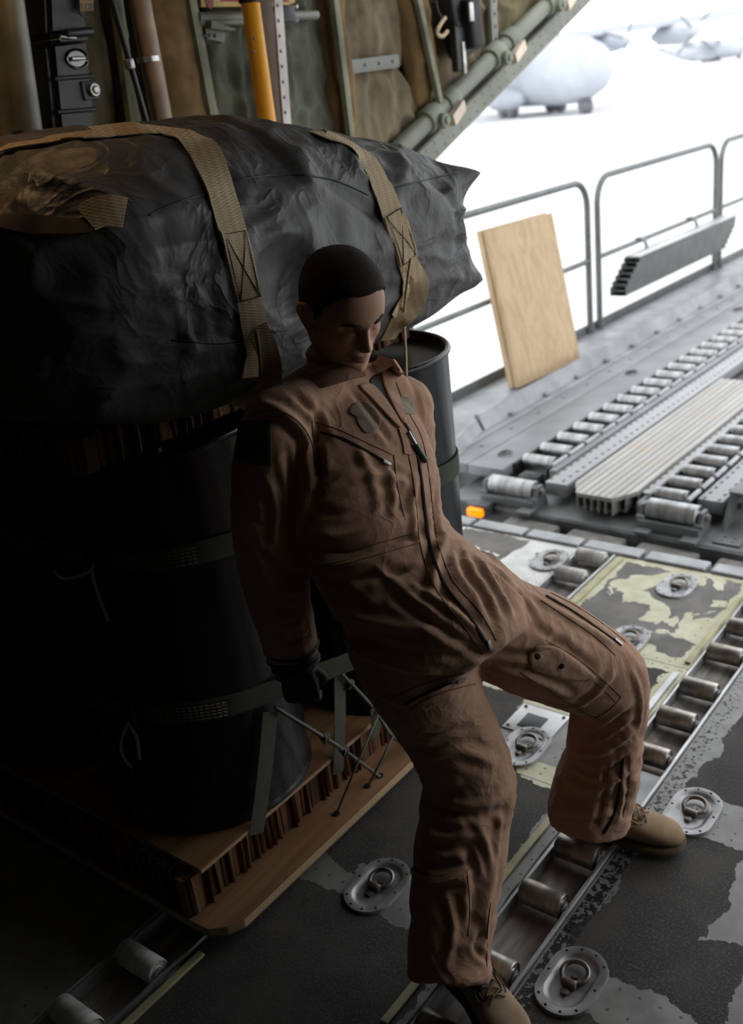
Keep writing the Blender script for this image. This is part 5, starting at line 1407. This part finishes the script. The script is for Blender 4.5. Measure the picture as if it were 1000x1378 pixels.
# ---- gloved hands
m_glove = simple('dark_olive_glove', (.035, .033, .022), .75, var=.3, scale=25, bump=.3, bscale=120)
def hand(wrist, axis, palm_n, thumb_dir, curl, name, mirror=1):
    """five unequal bent fingers on a palm; axis = towards the fingertips, palm_n = out of the palm"""
    ax = axis.normalized(); pn = (palm_n - ax * palm_n.dot(ax)).normalized(); sd = ax.cross(pn).normalized()
    if sd.dot(thumb_dir) < 0: sd = -sd
    bm = BM()
    def q(a, s, n): return wrist + ax * a + sd * s + pn * n
    rows = []
    for a, hw, ht in ((-.05, .031, .026), (-.02, .030, .024), (.0, .031, .021), (.03, .039, .019), (.065, .043, .018), (.092, .042, .015), (.102, .037, .010)):
        rows.append([q(a, hw * (abs(math.cos(t)) ** .7) * (1 if math.cos(t) > 0 else -1), ht * (abs(math.sin(t)) ** .8) * (1 if math.sin(t) > 0 else -1)) for t in np.linspace(0, 2 * PI, 21)[:-1]])
    loft(bm, rows)
    for s, L, r, k in ((.030, .072, .0095, .95), (.0105, .080, .0100, 1.0), (-.0095, .074, .0095, 1.06), (-.028, .060, .0085, 1.12)):
        p = q(.080, s, 0); d_ = ax.copy(); pts = [p]; ang = 0; seg = (.46, .30, .24)
        for fr_, b in zip(seg, (curl * .75 * k, curl * 1.1 * k, curl * .8 * k)):
            ang += b; dd = ax * math.cos(ang) + pn * math.sin(ang) + sd * (s * .9); dd.normalize()
            for h_ in range(3): p = p + dd * (L * fr_ / 3 + (.008 if len(pts) == 1 else 0)); pts.append(p)
        tube(bm, smooth_path(pts, 3), [r * (1 - .22 * i / (len(pts) * 3)) for i in range(len(smooth_path(pts, 3)))], 10); bmesh.ops.create_uvsphere(bm, u_segments=10, v_segments=8, radius=r * .80, matrix=Matrix.Translation(pts[-1]))
    pts = [q(.018, .022, .006), q(.038, .042, .014), q(.060, .052, .024), q(.078, .050, .034), q(.092, .044, .040)]
    tube(bm, smooth_path(pts, 4), [.013 - .0035 * i / 17 for i in range(17)], 10); bmesh.ops.create_uvsphere(bm, u_segments=10, v_segments=8, radius=.0092, matrix=Matrix.Translation(pts[-1]))
    V, F, E = fuse(bm, .003, 3); return pchild(from_data(name, V, F, m_glove), None, 'dark olive glove with curled fingers')
wr = Vector(ARMR[-1][:3]); ar_ax = (wr - Vector(ARMR[-3][:3])).normalized()
GR = hand(wr + ar_ax * .012, ar_ax + Vector((-.15, .1, 0)), Vector((-.6, .75, 0)), Vector((.7, .6, .2)), .62, 'glove')
GL = hand(wl + Vector((0, 0, -.01)), Vector((.0, .08, -1)), Vector((-.5, -.8, 0)), Vector((.8, -.3, 0)), .5, 'glove')
# gathered glove gauntlet with rolls
def rolls(c0, c1, r0, r1, n, mat, parent):
    bm = BM(); d_ = (c1 - c0); F_ = frame_to(d_); st = []
    for i in range(n * 6 + 1):
        t = i / (n * 6); r = r0 + (r1 - r0) * t + .0042 * math.sin(t * n * 2 * PI); c = c0 + d_ * t
        st.append([bm.verts.new(c + F_ @ Vector((math.cos(2 * PI * k / 28), math.sin(2 * PI * k / 28), .10 * math.sin(2 * PI * k / 28 + t * 3))) * (r * (1 + .05 * math.sin(3 * 2 * PI * k / 28 + i * .5)))) for k in range(28)])
    for a, b in zip(st, st[1:]):
        for k in range(28): bm.faces.new((a[k], a[(k + 1) % 28], b[(k + 1) % 28], b[k]))
    bm.faces.new(st[0][::-1]); bm.faces.new(st[-1]); fixn(bm); o = finish('gauntlet', bm, mat, smooth=70); o.parent = parent; return o
rolls(wr - ar_ax * .035, wr + ar_ax * .03, .060, .050, 3, m_glove, GR)
rolls(wl + Vector((0, 0, .03)), wl - Vector((0, 0, .03)), .05, .045, 3, m_glove, GL)
# ---- boots
m_boot = M('tan_suede_boot', .85, 0, .25); _n = m_boot.noise(9, 5); _n2 = m_boot.noise(60, 3)
m_boot.col(m_boot.mix(_n.sstep(.3, .72), (.27, .19, .11), (.42, .32, .21))); m_boot.bump(_n2 + _n * .5, .3, .002); m_boot = m_boot.mat
m_sole = simple('boot_sole', (.13, .095, .06), .8, var=.25, scale=12); m_lace = simple('boot_lace', (.17, .12, .07), .85)
def boot(name, heel, toe, lab):
    d_ = toe - heel; L = Vector((d_.x, d_.y, 0)).length; yaw = math.atan2(d_.y, d_.x)
    T = Matrix.Translation((heel.x, heel.y, heel.z)) @ Matrix.Rotation(yaw, 4, 'Z'); k = L / .30
    def loc_loft(st, nm, mat, parent=None, seg=28, n=5, e=2.3):
        bm = BM(); rows = []
        for x_, w, z0, z1, yo in spline_rows(st, n):
            ring = []
            for q in range(seg):
                t = 2 * PI * q / seg; c, s = math.cos(t), math.sin(t)
                ring.append(T @ Vector((x_ * k, yo * k + w * k * abs(c) ** (2 / e) * (1 if c > 0 else -1), (z0 + z1) / 2 + (z1 - z0) / 2 * abs(s) ** (2 / e) * (1 if s > 0 else -1))))
            rows.append(ring)
        loft(bm, rows); fixn(bm); return pchild(finish(nm, bm, mat, smooth=60), parent, None)
    up = loc_loft([(.004, .014, .03, .07, 0), (.012, .030, .022, .17, 0), (.045, .040, .022, .215, 0), (.085, .042, .022, .19, 0), (.115, .041, .022, .150, 0), (.145, .042, .022, .122, 0), (.18, .045, .022, .100, 0), (.215, .049, .022, .084, .001), (.25, .048, .022, .074, .002), (.278, .038, .022, .062, .003), (.293, .022, .024, .050, .003), (.298, .008, .03, .042, .003)], name, m_boot)
    up['label'] = lab
    s_ = loc_loft([(.0, .012, .0, .026, 0), (.008, .030, .0, .028, 0), (.04, .042, .0, .028, 0), (.10, .040, .004, .027, 0), (.13, .041, .006, .027, 0), (.17, .047, .001, .027, 0), (.22, .0535, .0, .027, .001), (.26, .051, .0, .028, .002), (.288, .038, .003, .030, .003), (.302, .014, .010, .032, .003)], 'sole', m_sole, up, e=4); s_.location = (0, 0, 0)
    # toe seam, tongue, laces
    lacing = []
    def surf(x_, y_):
        zt = np.interp(x_, [.085, .115, .145, .18, .215, .25], [.190, .150, .122, .100, .084, .074]); w = np.interp(x_, [.085, .115, .145, .18, .215, .25], [.042, .041, .042, .045, .049, .048])
        f = max(0, 1 - abs(y_ / w) ** 2.3) ** (1 / 2.3); return T @ Vector((x_ * k, y_ * k, .022 + (zt - .022) * (.5 + .5 * f) + .0015))
    for i, x_ in enumerate((.120, .138, .156, .174, .192)):
        for sg in (-1, 1):
            bm = BM(); p = surf(x_, sg * .021); lathe(bm, [(.0035, .002), (.0048, .0018), (.0055, 0)], 12, Matrix.Translation(p) @ Matrix.Rotation(.5 * -sg, 4, 'X')); e_ = pchild(finish('eyelet', bm, m_gun, smooth=40), up); e_.location = (0, 0, 0)
        nx = x_ + .018
        for sg in (-1, 1):
            pa, pb = surf(x_, sg * .021), surf(min(nx, .208), -sg * .021); mid = surf((x_ + min(nx, .208)) / 2, 0) + Vector((0, 0, .004)); lacing.append([pa, pa.lerp(mid, .5) + Vector((0, 0, .003)), mid, mid.lerp(pb, .5) + Vector((0, 0, .003)), pb])
    bm = BM()
    for l_ in lacing: tube(bm, smooth_path(l_, 4), .0022, 8)
    ctr = surf(.135, 0) + Vector((0, 0, .006))
    for sg in (-1, 1): tube(bm, smooth_path([ctr, ctr + T.to_3x3() @ Vector((.01, sg * .022, .004)), surf(.160, sg * .034) + Vector((0, 0, .004)), surf(.153, sg * .022) + Vector((0, 0, .006)), ctr], 5), .0022, 8)
    for sg in (-1, 1): tube(bm, smooth_path([ctr, surf(.14, sg * .020) + Vector((0, 0, .006)), surf(.165, sg * .033) + Vector((0, 0, .003)), surf(.185, sg * .036) + Vector((0, 0, .002))], 5), .0020, 8)
    l_ = finish('laces', bm, m_lace, up, smooth=60)
    for pts, r in (([(.095, .026), (.13, .028), (.165, .028), (.192, .024), (.200, .0), (.192, -.024), (.165, -.028), (.13, -.028), (.095, -.026)], .0016), ([(.15, .041), (.185, .036), (.20, .03)], .0014), ([(.15, -.041), (.185, -.036), (.20, -.03)], .0014)):
        bm = BM(); tube(bm, smooth_path([surf(*p) for p in pts], 5), r, 6); o = finish('seam', bm, m_lace, up, smooth=60)
    return up
bl0 = at(772, 1092, z=0.012); 
boot('boot', Vector((-1.085, 1.975, 0.009)), Vector((-.785, 2.058, 0.009)), 'tan suede boot on his forward left foot')
boot('boot', Vector((-1.105, 1.405, 0.009)), Vector((-.835, 1.285, 0.009)), 'tan suede boot of the right foot, laced, at the bottom edge')
# ================================================================== left fuselage wall: quilts, padded frames, poles, gear
XB = -2.98
m_tab = simple("brushed_tab", (.62, .52, .42), .4, .3)
def quilt(name, label, tl, tr, br, bl, mat, depth=.03, nu=36, nv=70, fold=.012, x=XB, seed=0, fx=1.0, grp='insulation blankets on the fuselage wall'):
    """padded blanket between four corner pixels on the wall plane, with real thickness"""
    c = [at(*q, x=x) for q in (tl, tr, br, bl)]; vs = []; fs = []
    for j in range(nv + 1):
        v = j / nv
        for i in range(nu + 1):
            u = i / nu; p_ = (c[0] * (1 - u) + c[1] * u) * (1 - v) + (c[3] * (1 - u) + c[2] * u) * v
            e = (4 * u * (1 - u)) ** .45 * (4 * v * (1 - v)) ** .3
            w = Vector((p_.y * 9 * fx, p_.z * 3.2, seed * 3.7))
            f = mnoise.noise(w) + .5 * mnoise.noise(w * 2.3) + .35 * (1 - 2 * abs(mnoise.noise(w * 1.6 + Vector((4, 7, 1)))))
            rdg = max(0, 1 - 2.2 * abs(mnoise.noise(Vector((p_.y * 5 * fx + p_.z * 2, p_.z * 5 - p_.y * 2, seed * 5.1))))) ** 2
            vs.append(p_ + Vector((depth * e + fold * (1.3 * f + 1.1 * rdg) * e, fold * .6 * mnoise.noise(w * 1.3 + Vector((9, 9, 9))) * e, 0)))
    n = nu + 1
    for j in range(nv):
        for i in range(nu): fs.append((j * n + i, j * n + i + 1, (j + 1) * n + i + 1, (j + 1) * n + i))
    b = len(vs)
    for j in (0, nv):
        for i in range(n): pass
    back = [vs[k] + Vector((0, 0, 0)) for k in ()]
    # back side
    off_ = len(vs)
    for j in range(nv + 1):
        for i in range(nu + 1):
            q = vs[j * n + i]; vs.append(Vector((x - .012, q.y, q.z)))
    rim = [i for i in range(n)] + [j * n + nu for j in range(1, nv + 1)] + [nv * n + i for i in range(nu - 1, -1, -1)] + [j * n for j in range(nv - 1, 0, -1)]
    for a, b in zip(rim, rim[1:] + rim[:1]): fs.append((b, a, a + off_, b + off_))
    fs += [(f[3] + off_, f[2] + off_, f[1] + off_, f[0] + off_) for f in list(fs[:nu * nv])]
    o = from_data(name, vs, fs, mat)
    bm = BM(); bm.from_mesh(o.data); fixn(bm); bm.to_mesh(o.data); bm.free()
    if label: tag(o, label, 'insulation', grp)
    return o
T0 = -130; B0 = 330
quilt('insulation_blanket', 'dark olive insulation blanket behind the black equipment case', (-60, T0), (120, T0), (200, B0), (30, B0), m_quilt_olive, .02, seed=1)
quilt('insulation_blanket', 'grey-green hanging insulation blanket behind the yellow pole', (250, T0), (425, T0), (478, B0), (310, B0), m_quilt_grey, .025, fold=.030, seed=2, fx=1.4)
quilt('insulation_blanket', 'khaki insulation blanket above the narrow drilled stringer', (440, T0), (535, T0), (540, 88), (458, 92), m_quilt_khaki, .03, fold=.016, seed=3)
quilt('insulation_blanket', 'khaki insulation blanket below the narrow drilled stringer', (460, 94), (530, 86), (584, 172), (470, 262), m_quilt_khaki, .035, fold=.022, seed=4)
quilt('insulation_blanket', 'rumpled khaki blanket above the sill, beside the hanging black gear', (545, T0), (660, T0), (668, 62), (588, 140), m_quilt_khaki, .035, fold=.03, seed=5)
quilt('insulation_blanket', 'dark rumpled blanket in the upper corner above the sloping sill', (655, T0), (770, T0), (745, 2), (665, 66), m_quilt_olive, .03, fold=.03, seed=6)
# padded frame covers with piping
def padded(label, tl, tr, br, bl, mat, seed, depth=.10, pipe_right=True):
    o = quilt('padded_frame_cover', label, tl, tr, br, bl, mat, depth, nu=24, nv=80, fold=.016, seed=seed, x=XB + .004, grp='padded covers over the fuselage frames')
    if pipe_right:
        a = at(*tr, x=XB + .105); b = at(*br, x=XB + .105); bm = BM(); ribbon(bm, smooth_path([a, (a + b) / 2, b], 8), [Vector((1, .2, 0))] * 17, .045, .022); fixn(bm)
        finish('piping', bm, m_piping, o, smooth=40)
    return o
padded('narrow olive padded strip left of the thin leaning rod', (112, T0), (138, T0), (202, B0), (176, B0), m_quilt_olive, 11, .06)
padded('broad tan padded frame cover right of the thick leaning pole', (165, T0), (232, T0), (318, B0), (238, B0), m_quilt_tan, 12, .09)
padded('tan padded frame cover right of the drilled aluminium strip', (404, T0), (434, T0), (490, B0), (458, B0), m_quilt_tan, 13, .08)
padded('tan padded frame cover ending at the sloping sill beam', (500, T0), (534, T0), (592, 138), (556, 150), m_quilt_tan, 14, .08)
# stringer and drilled strips (fuselage structure)
def bar(name, p0, p1, w, t, mat, holes=0, nrm=(1, 0, 0), s=True, parent=None):
    p0 = Vector(p0); p1 = Vector(p1); bm = BM(); ribbon(bm, [p0 + (p1 - p0) * k / 4 for k in range(5)], [Vector(nrm)] * 5, w, t); fixn(bm)
    o = finish(name, bm, mat, parent, smooth=30)
    if s: struct(o)
    for k in range(holes):
        q = p0 + (p1 - p0) * (k + .5) / holes; R = frame_to(nrm).to_4x4(); R.translation = q + Vector(nrm).normalized() * (t * .68)
        bm = BM(); lathe(bm, [(0, 0), (w * .11, 0), (w * .14, .001), (w * .16, 0)], 12, R); finish('hole', bm, m_black, o)
    return o
bar('trim_10', at(458, 92, x=XB + .05), at(534, 82, x=XB + .05), .055, .02, m_sill, 4)
bar('trim_11', at(659, -60, x=XB + .06), at(665, 62, x=XB + .06), .06, .02, m_sill, 7)
# sill: broad beam, dark recess, round tube above with couplings
def sillpt(px, py, x): return at(px, py, x=x)
e0 = at(596, 207, x=-2.95); e1 = at(797.5, 0, x=-2.95); dS = (e1 - e0).normalized(); nS = Vector((0, -dS.z, dS.y))
sa = e0 - dS * 1.3; sb = e1 + dS * 1.6
def along(o0, o1, xa, xb, name, mat, bev=.006):
    bm = BM(); a = sa + nS * o0; b = sb + nS * o0
    prism(bm, [(xa, a.y, a.z), (xb, a.y, a.z), (xb, (a + nS * (o1 - o0)).y, (a + nS * (o1 - o0)).z), (xa, (a + nS * (o1 - o0)).y, (a + nS * (o1 - o0)).z)], Vector((0, (sb - sa).y, (sb - sa).z))); fixn(bm)
    bmesh.ops.bevel(bm, geom=list(bm.edges), offset=bev, segments=2, affect='EDGES'); return struct(finish(name, bm, mat, smooth=40))
sill = along(0, .105, -3.05, -2.95, 'trim_12', m_sill)
along(.10, .20, -3.07, -2.995, 'trim_13', m_dark)
bm = BM()
for k in range(70):
    q = sa + dS * (.07 + .085 * k) + nS * .055; 
    for o_ in (-.026, .026):
        lathe(bm, [(0, .0012), (.0045, .0010), (.006, 0)], 8, Matrix.Translation((-2.9499, (q + nS * o_).y, (q + nS * o_).z)) @ Matrix.Rotation(PI / 2, 4, 'Y'))
o = finish('rivet_row', bm, m_gun, sill); o['kind'] = 'stuff'
tb = thing('torque_tube', 'grey-green tube with clamp couplings running up along the sloping sill', 'tube', (0, 0, 0))
bm = BM(); q0 = sa + nS * .225; q1 = sb + nS * .225; cyl(bm, (-2.895, q0.y, q0.z), (-2.895, (q1 - dS * .35).y, (q1 - dS * .35).z), .042, 18); finish('tube', bm, m_sill, tb, smooth=40)
for px, py in ((583, 168), (668, 84), (740, 12)):
    c_ = at(px, py, x=-2.895); s_ = (c_ - Vector((-2.895, q0.y, q0.z))).dot(dS); c_ = Vector((-2.895, q0.y, q0.z)) + dS * s_
    bm = BM(); cyl(bm, c_ - dS * .06, c_ + dS * .05, .058, 20, bev=.01); cyl(bm, c_ + dS * .12, c_ + dS * .22, .056, 20, bev=.01)
    fixn(bm); cp = finish('coupling', bm, m_olive, tb, smooth=40)
    bm = BM(); cyl(bm, c_ - dS * .005 - nS * .02 + Vector((.05, 0, 0)), c_ - dS * .005 - nS * .02 + Vector((.085, 0, 0)), .035, 16, bev=.006); cyl(bm, c_ - nS * .02 + Vector((.08, 0, 0)), c_ - nS * .02 + Vector((.095, 0, 0)), .018, 8); fixn(bm); finish('end_nut', bm, m_olive, cp, smooth=40)
    bm = BM(); a_ = c_ + dS * .085 + Vector((.045, 0, 0)) - nS * .03
    prism(bm, [a_ - dS * .02, a_ + dS * .10 + nS * .02, a_ + dS * .10 - nS * .03, a_ - dS * .02 - nS * .05], (.035, 0, 0)); fixn(bm); finish("clamp_tab", bm, m_tab, cp)
# poles and gear against the wall
m_polegrey = simple('grey_pole_paint', (.17, .175, .14), .45, .2, var=.2)
def pole(name, label, px0, px1, x0, x1, r, mat, ext0=0., ext1=0., seg=20):
    a = at(*px0, x=x0); b = at(*px1, x=x1); d_ = (b - a).normalized(); bm = BM(); cyl(bm, a - d_ * ext0, b + d_ * ext1, r, seg, bev=.003); fixn(bm)
    t = thing(name, label, 'pole', (a - d_ * ext0)); o = finish('tube', bm, mat, t, smooth=40); o.location = -t.location
    return t, a, b, d_
def child(name, bm, mat, t, smooth=40, lab=None):
    fixn(bm); o = finish(name, bm, mat, t, smooth=smooth); o.location = -t.location
    if lab: o['label'] = lab
    return o
t, a, b, d_ = pole('wall_pole', 'thick grey-olive pole at the top left edge above the bag', (13, -10), (40, 176), -2.72, -2.72, .037, m_polegrey, .25, .1)
bm = BM(); cyl(bm, b - d_ * .0, b + d_ * .2, .055, 18, bev=.008); child('foot_socket', bm, m_gun, t)
t, a, b, d_ = pole('stowed_pole', 'thick tan pole leaning with a bright clamp band', (186, -10), (218, 160), -2.78, -2.78, .036, m_tan, .35, .5)
q = at(200, 80, x=-2.78); bm = BM(); cyl(bm, q - d_ * .008, q + d_ * .008, .0385, 24); child('clamp_band', bm, m_steel, t)
t, a, b, d_ = pole('thin_rod', 'thin dark rod leaning beside the thick tan pole', (148, -10), (196, 160), -2.75, -2.75, .010, m_gun, .35, .5)
q = at(174, 86, x=-2.75); bm = BM(); cyl(bm, q - d_ * .015, q + d_ * .015, .017, 14, bev=.003); child('collar', bm, m_steel, t)
t, a, b, d_ = pole('yellow_pole', 'bright yellow pole with a black cap above the middle of the bag', (337, 4), (359, 160), -2.74, -2.74, .0335, m_yellow, .0, 1.905)
bm = BM(); cyl(bm, a - d_ * .22, a + d_ * .0, .042, 20, bev=.006); child('black_cap', bm, m_black, t)
for px, py in ((342, 52), (341, 70)):
    h_ = at(px, py, x=-2.71); bm = BM(); lathe(bm, [(0, .004), (.005, .003), (.006, 0)], 10, Matrix.Translation(h_) @ Matrix.Rotation(PI / 2, 4, 'Y')); child('bolt', bm, m_gun, t)
t = thing('drilled_strip', 'upright pale aluminium strip with a row of holes on a brown channel', 'strip', at(368, -40, x=-2.80))
bm = BM(); ribbon(bm, [at(371 + (386 - 371) * k / 6, -40 + 205 * k / 6, x=-2.80) for k in range(7)] + [at(386, 165, x=-2.80) + (at(386, 165, x=-2.80) - at(371, -40, x=-2.80)).normalized() * 1.885], [Vector((1, .05, 0))] * 8, .048, .006); child('strip', bm, simple('pale_strip', (.46, .41, .40), .5, .3), t)
for k in range(10):
    h_ = at(370.4 + 1.52 * k, -34 + 20.6 * k, x=-2.795); bm = BM(); lathe(bm, [(0, .0006), (.0055, .0005), (.007, 0)], 10, Matrix.Translation(h_) @ Matrix.Rotation(PI / 2, 4, 'Y')); child('hole', bm, m_black, t)
bm = BM(); ribbon(bm, [at(352 + 21 * k / 6, -40 + 205 * k / 6 + (60 if k == 6 else 0), x=-2.82) for k in range(7)], [Vector((1, -.4, 0))] * 7, .05, .02); child('channel', bm, simple('brown_channel', (.17, .12, .085), .6), t)
# horizontal pipes
t = thing('wall_pipe', 'pale horizontal pipe pair behind the yellow pole', 'pipe', at(270, 22, x=-2.87))
for (p0, p1, r_) in (((266, 24), (426, 20), .018), ((268, 31), (400, 27), .011)):
    bm = BM(); cyl(bm, at(*p0, x=-2.87), at(*p1, x=-2.87), r_, 14, bev=.002); child('pipe', bm, m_sill, t)
bm = BM(); q = at(385, 19, x=-2.86); box(bm, q - Vector((.02, .035, .03)), q + Vector((.02, .035, .03)), .004); child('clip', bm, m_gun, t)
# small riveted bracket left of the yellow pole
t = thing('riveted_bracket', 'small pale riveted bracket under the pipes beside the tan padding', 'bracket', at(285, 48, x=-2.88))
a0, a1, a2, a3 = (at(*q, x=-2.88) for q in ((272, 40), (298, 44), (297, 58), (274, 53))); bm = BM(); prism(bm, [a0, a1, a2, a3], (.02, 0, 0)); prism(bm, [at(272, 30, x=-2.88), at(305, 42, x=-2.88), a1, a0], (.05, 0, 0)); prism(bm, [a0, a1, a2, a3], (-.19, 0, 0)); child('plate', bm, m_sill, t, 20)
for px in (275, 282, 289): 
    h_ = at(px, 48, x=-2.859); bm = BM(); lathe(bm, [(0, .004), (.006, .002), (.007, 0)], 10, Matrix.Translation(h_) @ Matrix.Rotation(PI / 2, 4, 'Y')); child('rivet', bm, m_gun, t)
# red and yellow sign board (only its lower edge reaches into the picture)
m_red = simple('red_sign_paint', (.30, .02, .03), .5); m_cream = simple('yellow_sign_border', (.62, .42, .12), .5)
t = thing('warning_sign', 'red sign board with yellow border at the top edge above the pipes', 'sign', at(330, -20, x=-2.90))
c4 = [at(*q, x=-2.90) for q in ((262, -75), (392, -80), (394, 9), (268, 10))]; bm = BM(); prism(bm, c4, (.012, 0, 0)); child('border', bm, m_cream, t, 20)
c4 = [at(*q, x=-2.887) for q in ((268, -69), (386, -74), (388.5, 4), (274, 5))]
c4 = [at(*q, x=-2.887) for q in ((295, -69), (386, -74), (388.5, 3), (297, 2))]; bm = BM(); prism(bm, c4, (.002, 0, 0)); child('red_field', bm, m_red, t, 20)
c_ = at(281, -2, x=-2.887); bm = BM(); lathe(bm, [(0, .002), (.026, .002), (.027, 0)], 24, Matrix.Translation(c_) @ Matrix.Rotation(PI / 2, 4, 'Y') @ Matrix.Diagonal((1.3, .8, 1, 1))); child('red_mark', bm, m_red, t)
bm = BM(); q = at(397, 9, x=-2.88); bmesh.ops.create_uvsphere(bm, u_segments=12, v_segments=8, radius=.014, matrix=Matrix.Translation(q)); child('screw', bm, m_steel, t)
# black equipment case with latch, knobs and tag
t = thing('equipment_case', 'black upright equipment case with oval handle and two round knobs', 'case', at(90, 100, x=-2.86))
def fr(px, py, x=-2.80): return at(px, py, x=x)
m_case = simple('case_dark_green', (.013, .013, .011), .5, var=.3)
bm = BM(); c4 = [fr(*q) for q in ((66, 54), (121, 48), (133, 178), (80, 200))]; prism(bm, c4, (-.16, 0, 0)); fixn(bm); bmesh.ops.bevel(bm, geom=list(bm.edges), offset=.02, segments=3, affect='EDGES'); bd = child('body', bm, m_case, t, 50)
for px, py in ((100, 103), (104, 148)):
    bm = BM(); a_ = fr(px - 27, py + 3, -2.797); b_ = fr(px + 24, py - 1, -2.797); cyl(bm, a_, b_, .007, 10); child('rib', bm, m_case, t)
bm = BM(); c4 = [fr(*q) for q in ((60, -90), (112, -95), (119, 44), (66, 50))]; prism(bm, c4, (-.16, 0, 0)); fixn(bm); bmesh.ops.bevel(bm, geom=list(bm.edges), offset=.015, segments=3, affect='EDGES'); child('lid', bm, m_case, t, 50)
bm = BM(); c4 = [fr(*q, -2.795) for q in ((78, 50), (114, 45), (115, 54), (79, 57))]; prism(bm, c4, (.012, 0, 0)); child('latch_plate', bm, m_gun, t)
bm = BM(); tube(bm, [fr(80, 54, -2.775), fr(82, 49, -2.77), fr(92, 50, -2.77), fr(102, 51, -2.77)], .004, 8); child('latch_wire', bm, m_steel, t)
bm = BM(); cyl(bm, fr(88, 45, -2.77), fr(124, 42, -2.77), .013, 12, bev=.003); child('hinge_bar', bm, m_black, t)
q = fr(104, 79, -2.797); bm = BM(); lathe(bm, [(0, -.002), (.026, -.001), (.031, .006), (.034, .005), (.036, 0)], 28, Matrix.Translation(q) @ Matrix.Rotation(PI / 2, 4, 'Y') @ Matrix.Diagonal((.85, 1.25, 1, 1)))
hd_ = child('oval_handle', bm, simple('dark_chrome', (.12, .12, .125), .15, 1.), t)
bm = BM(); cyl(bm, fr(96, 79, -2.785), fr(113, 78, -2.785), .006, 10); child('grip', bm, m_steel, t)
for kx, ky in ((127, 121), (36, 128)):
    q = fr(kx, ky, -2.78); bm = BM(); box(bm, q + Vector((-.03, -.035, -.028)), q + Vector((-.012, .03, .028)), .004); br_ = child('knob_bracket', bm, m_gun, t)
    bm = BM(); lathe(bm, [(0, .014), (.009, .012), (.011, .004), (.013, .003), (.015, .006), (.018, .006), (.02, 0), (.02, -.014)], 24, Matrix.Translation(q) @ Matrix.Rotation(PI / 2, 4, 'Y')); child('knob', bm, m_steel, t)
# paper tag with its number
tg = thing('stock_tag', 'tan paper tag with dark numerals hanging above the black case', 'tag', at(117, 8, x=-2.77))
bm = BM(); c4 = [at(*q, x=-2.775) for q in ((105, -22), (124, -24), (126, 14), (108, 15))]; prism(bm, c4, (.002, 0, 0)); child('card', bm, simple('tan_card', (.24, .17, .09), .8), tg)
for txt, px, py, sz in (('AI', 118.5, -3, .028), ('1120', 117.5, 9, .026)):
    cu = bpy.data.curves.new('numerals', 'FONT'); cu.body = txt; cu.size = sz; cu.align_x = 'CENTER'; cu.align_y = 'CENTER'; cu.extrude = .0005
    o = bpy.data.objects.new('tmp', cu); COL.objects.link(o); _dg = bpy.context.evaluated_depsgraph_get(); _dg.update(); me_ = bpy.data.meshes.new_from_object(o.evaluated_get(_dg)); bpy.data.objects.remove(o)
    o = bpy.data.objects.new('numerals', me_); COL.objects.link(o); me_.materials.clear(); me_.materials.append(m_black); o.parent = tg
    o.matrix_local = Matrix.Translation(at(px, py, x=-2.772) - tg.location) @ Matrix(((0, 0, 1, 0), (1, 0, 0, 0), (0, 1, 0, 0), (0, 0, 0, 1))) 
bm = BM(); tube(bm, smooth_path([at(104, 16, x=-2.77), at(110, 20, x=-2.76), at(119, 25, x=-2.765)], 5), .003, 6); child('wire', bm, m_gun, tg)
# black gear hanging on the wall
t = thing('hanging_gear', 'black strapped gear with dangling buckles hanging above the sloping sill', 'gear', at(620, 40, x=-2.84))
def blob(pts, r, mat, nm):
    bm = BM(); tube(bm, smooth_path([at(px, py, x=xx) for px, py, xx in pts], 5), r, 12); child(nm, bm, mat, t)
bm = BM(); box(bm, (-.05, -.13, -.17), (.05, .11, .16), .035, Matrix.Translation(at(621, 22, x=-2.86)) @ Matrix.Rotation(.25, 4, 'X'), 3); child('pouch', bm, m_black, t)
bm = BM(); box(bm, (-.035, -.05, -.12), (.04, .05, .10), .02, Matrix.Translation(at(633, 28, x=-2.80)) @ Matrix.Rotation(.1, 4, 'X'), 3); child('pouch', bm, m_rubber, t)
bm = BM(); box(bm, (-.02, -.045, -.10), (.02, .045, .10), .012, Matrix.Translation(at(617, 66, x=-2.82)), 2); child('buckle_strap', bm, m_black, t)
bm = BM(); box(bm, (-.008, -.012, -.07), (.008, .012, .07), .004, Matrix.Translation(at(624, 78, x=-2.80))); child('metal_tongue', bm, m_steel, t)
bm = BM(); box(bm, (-.006, -.018, -.04), (.006, .018, .04), .004, Matrix.Translation(at(634, 16, x=-2.755))); child('bright_clip', bm, m_alu, t)
blob([(584, -30, -2.85), (588, 10, -2.84), (594, 24, -2.83)], .006, m_gun, 'lanyard')
blob([(599, 24, -2.82), (592, 34, -2.80), (588, 44, -2.79), (595, 49, -2.80), (602, 42, -2.81)], .009, m_webtan, 'strap_loop')
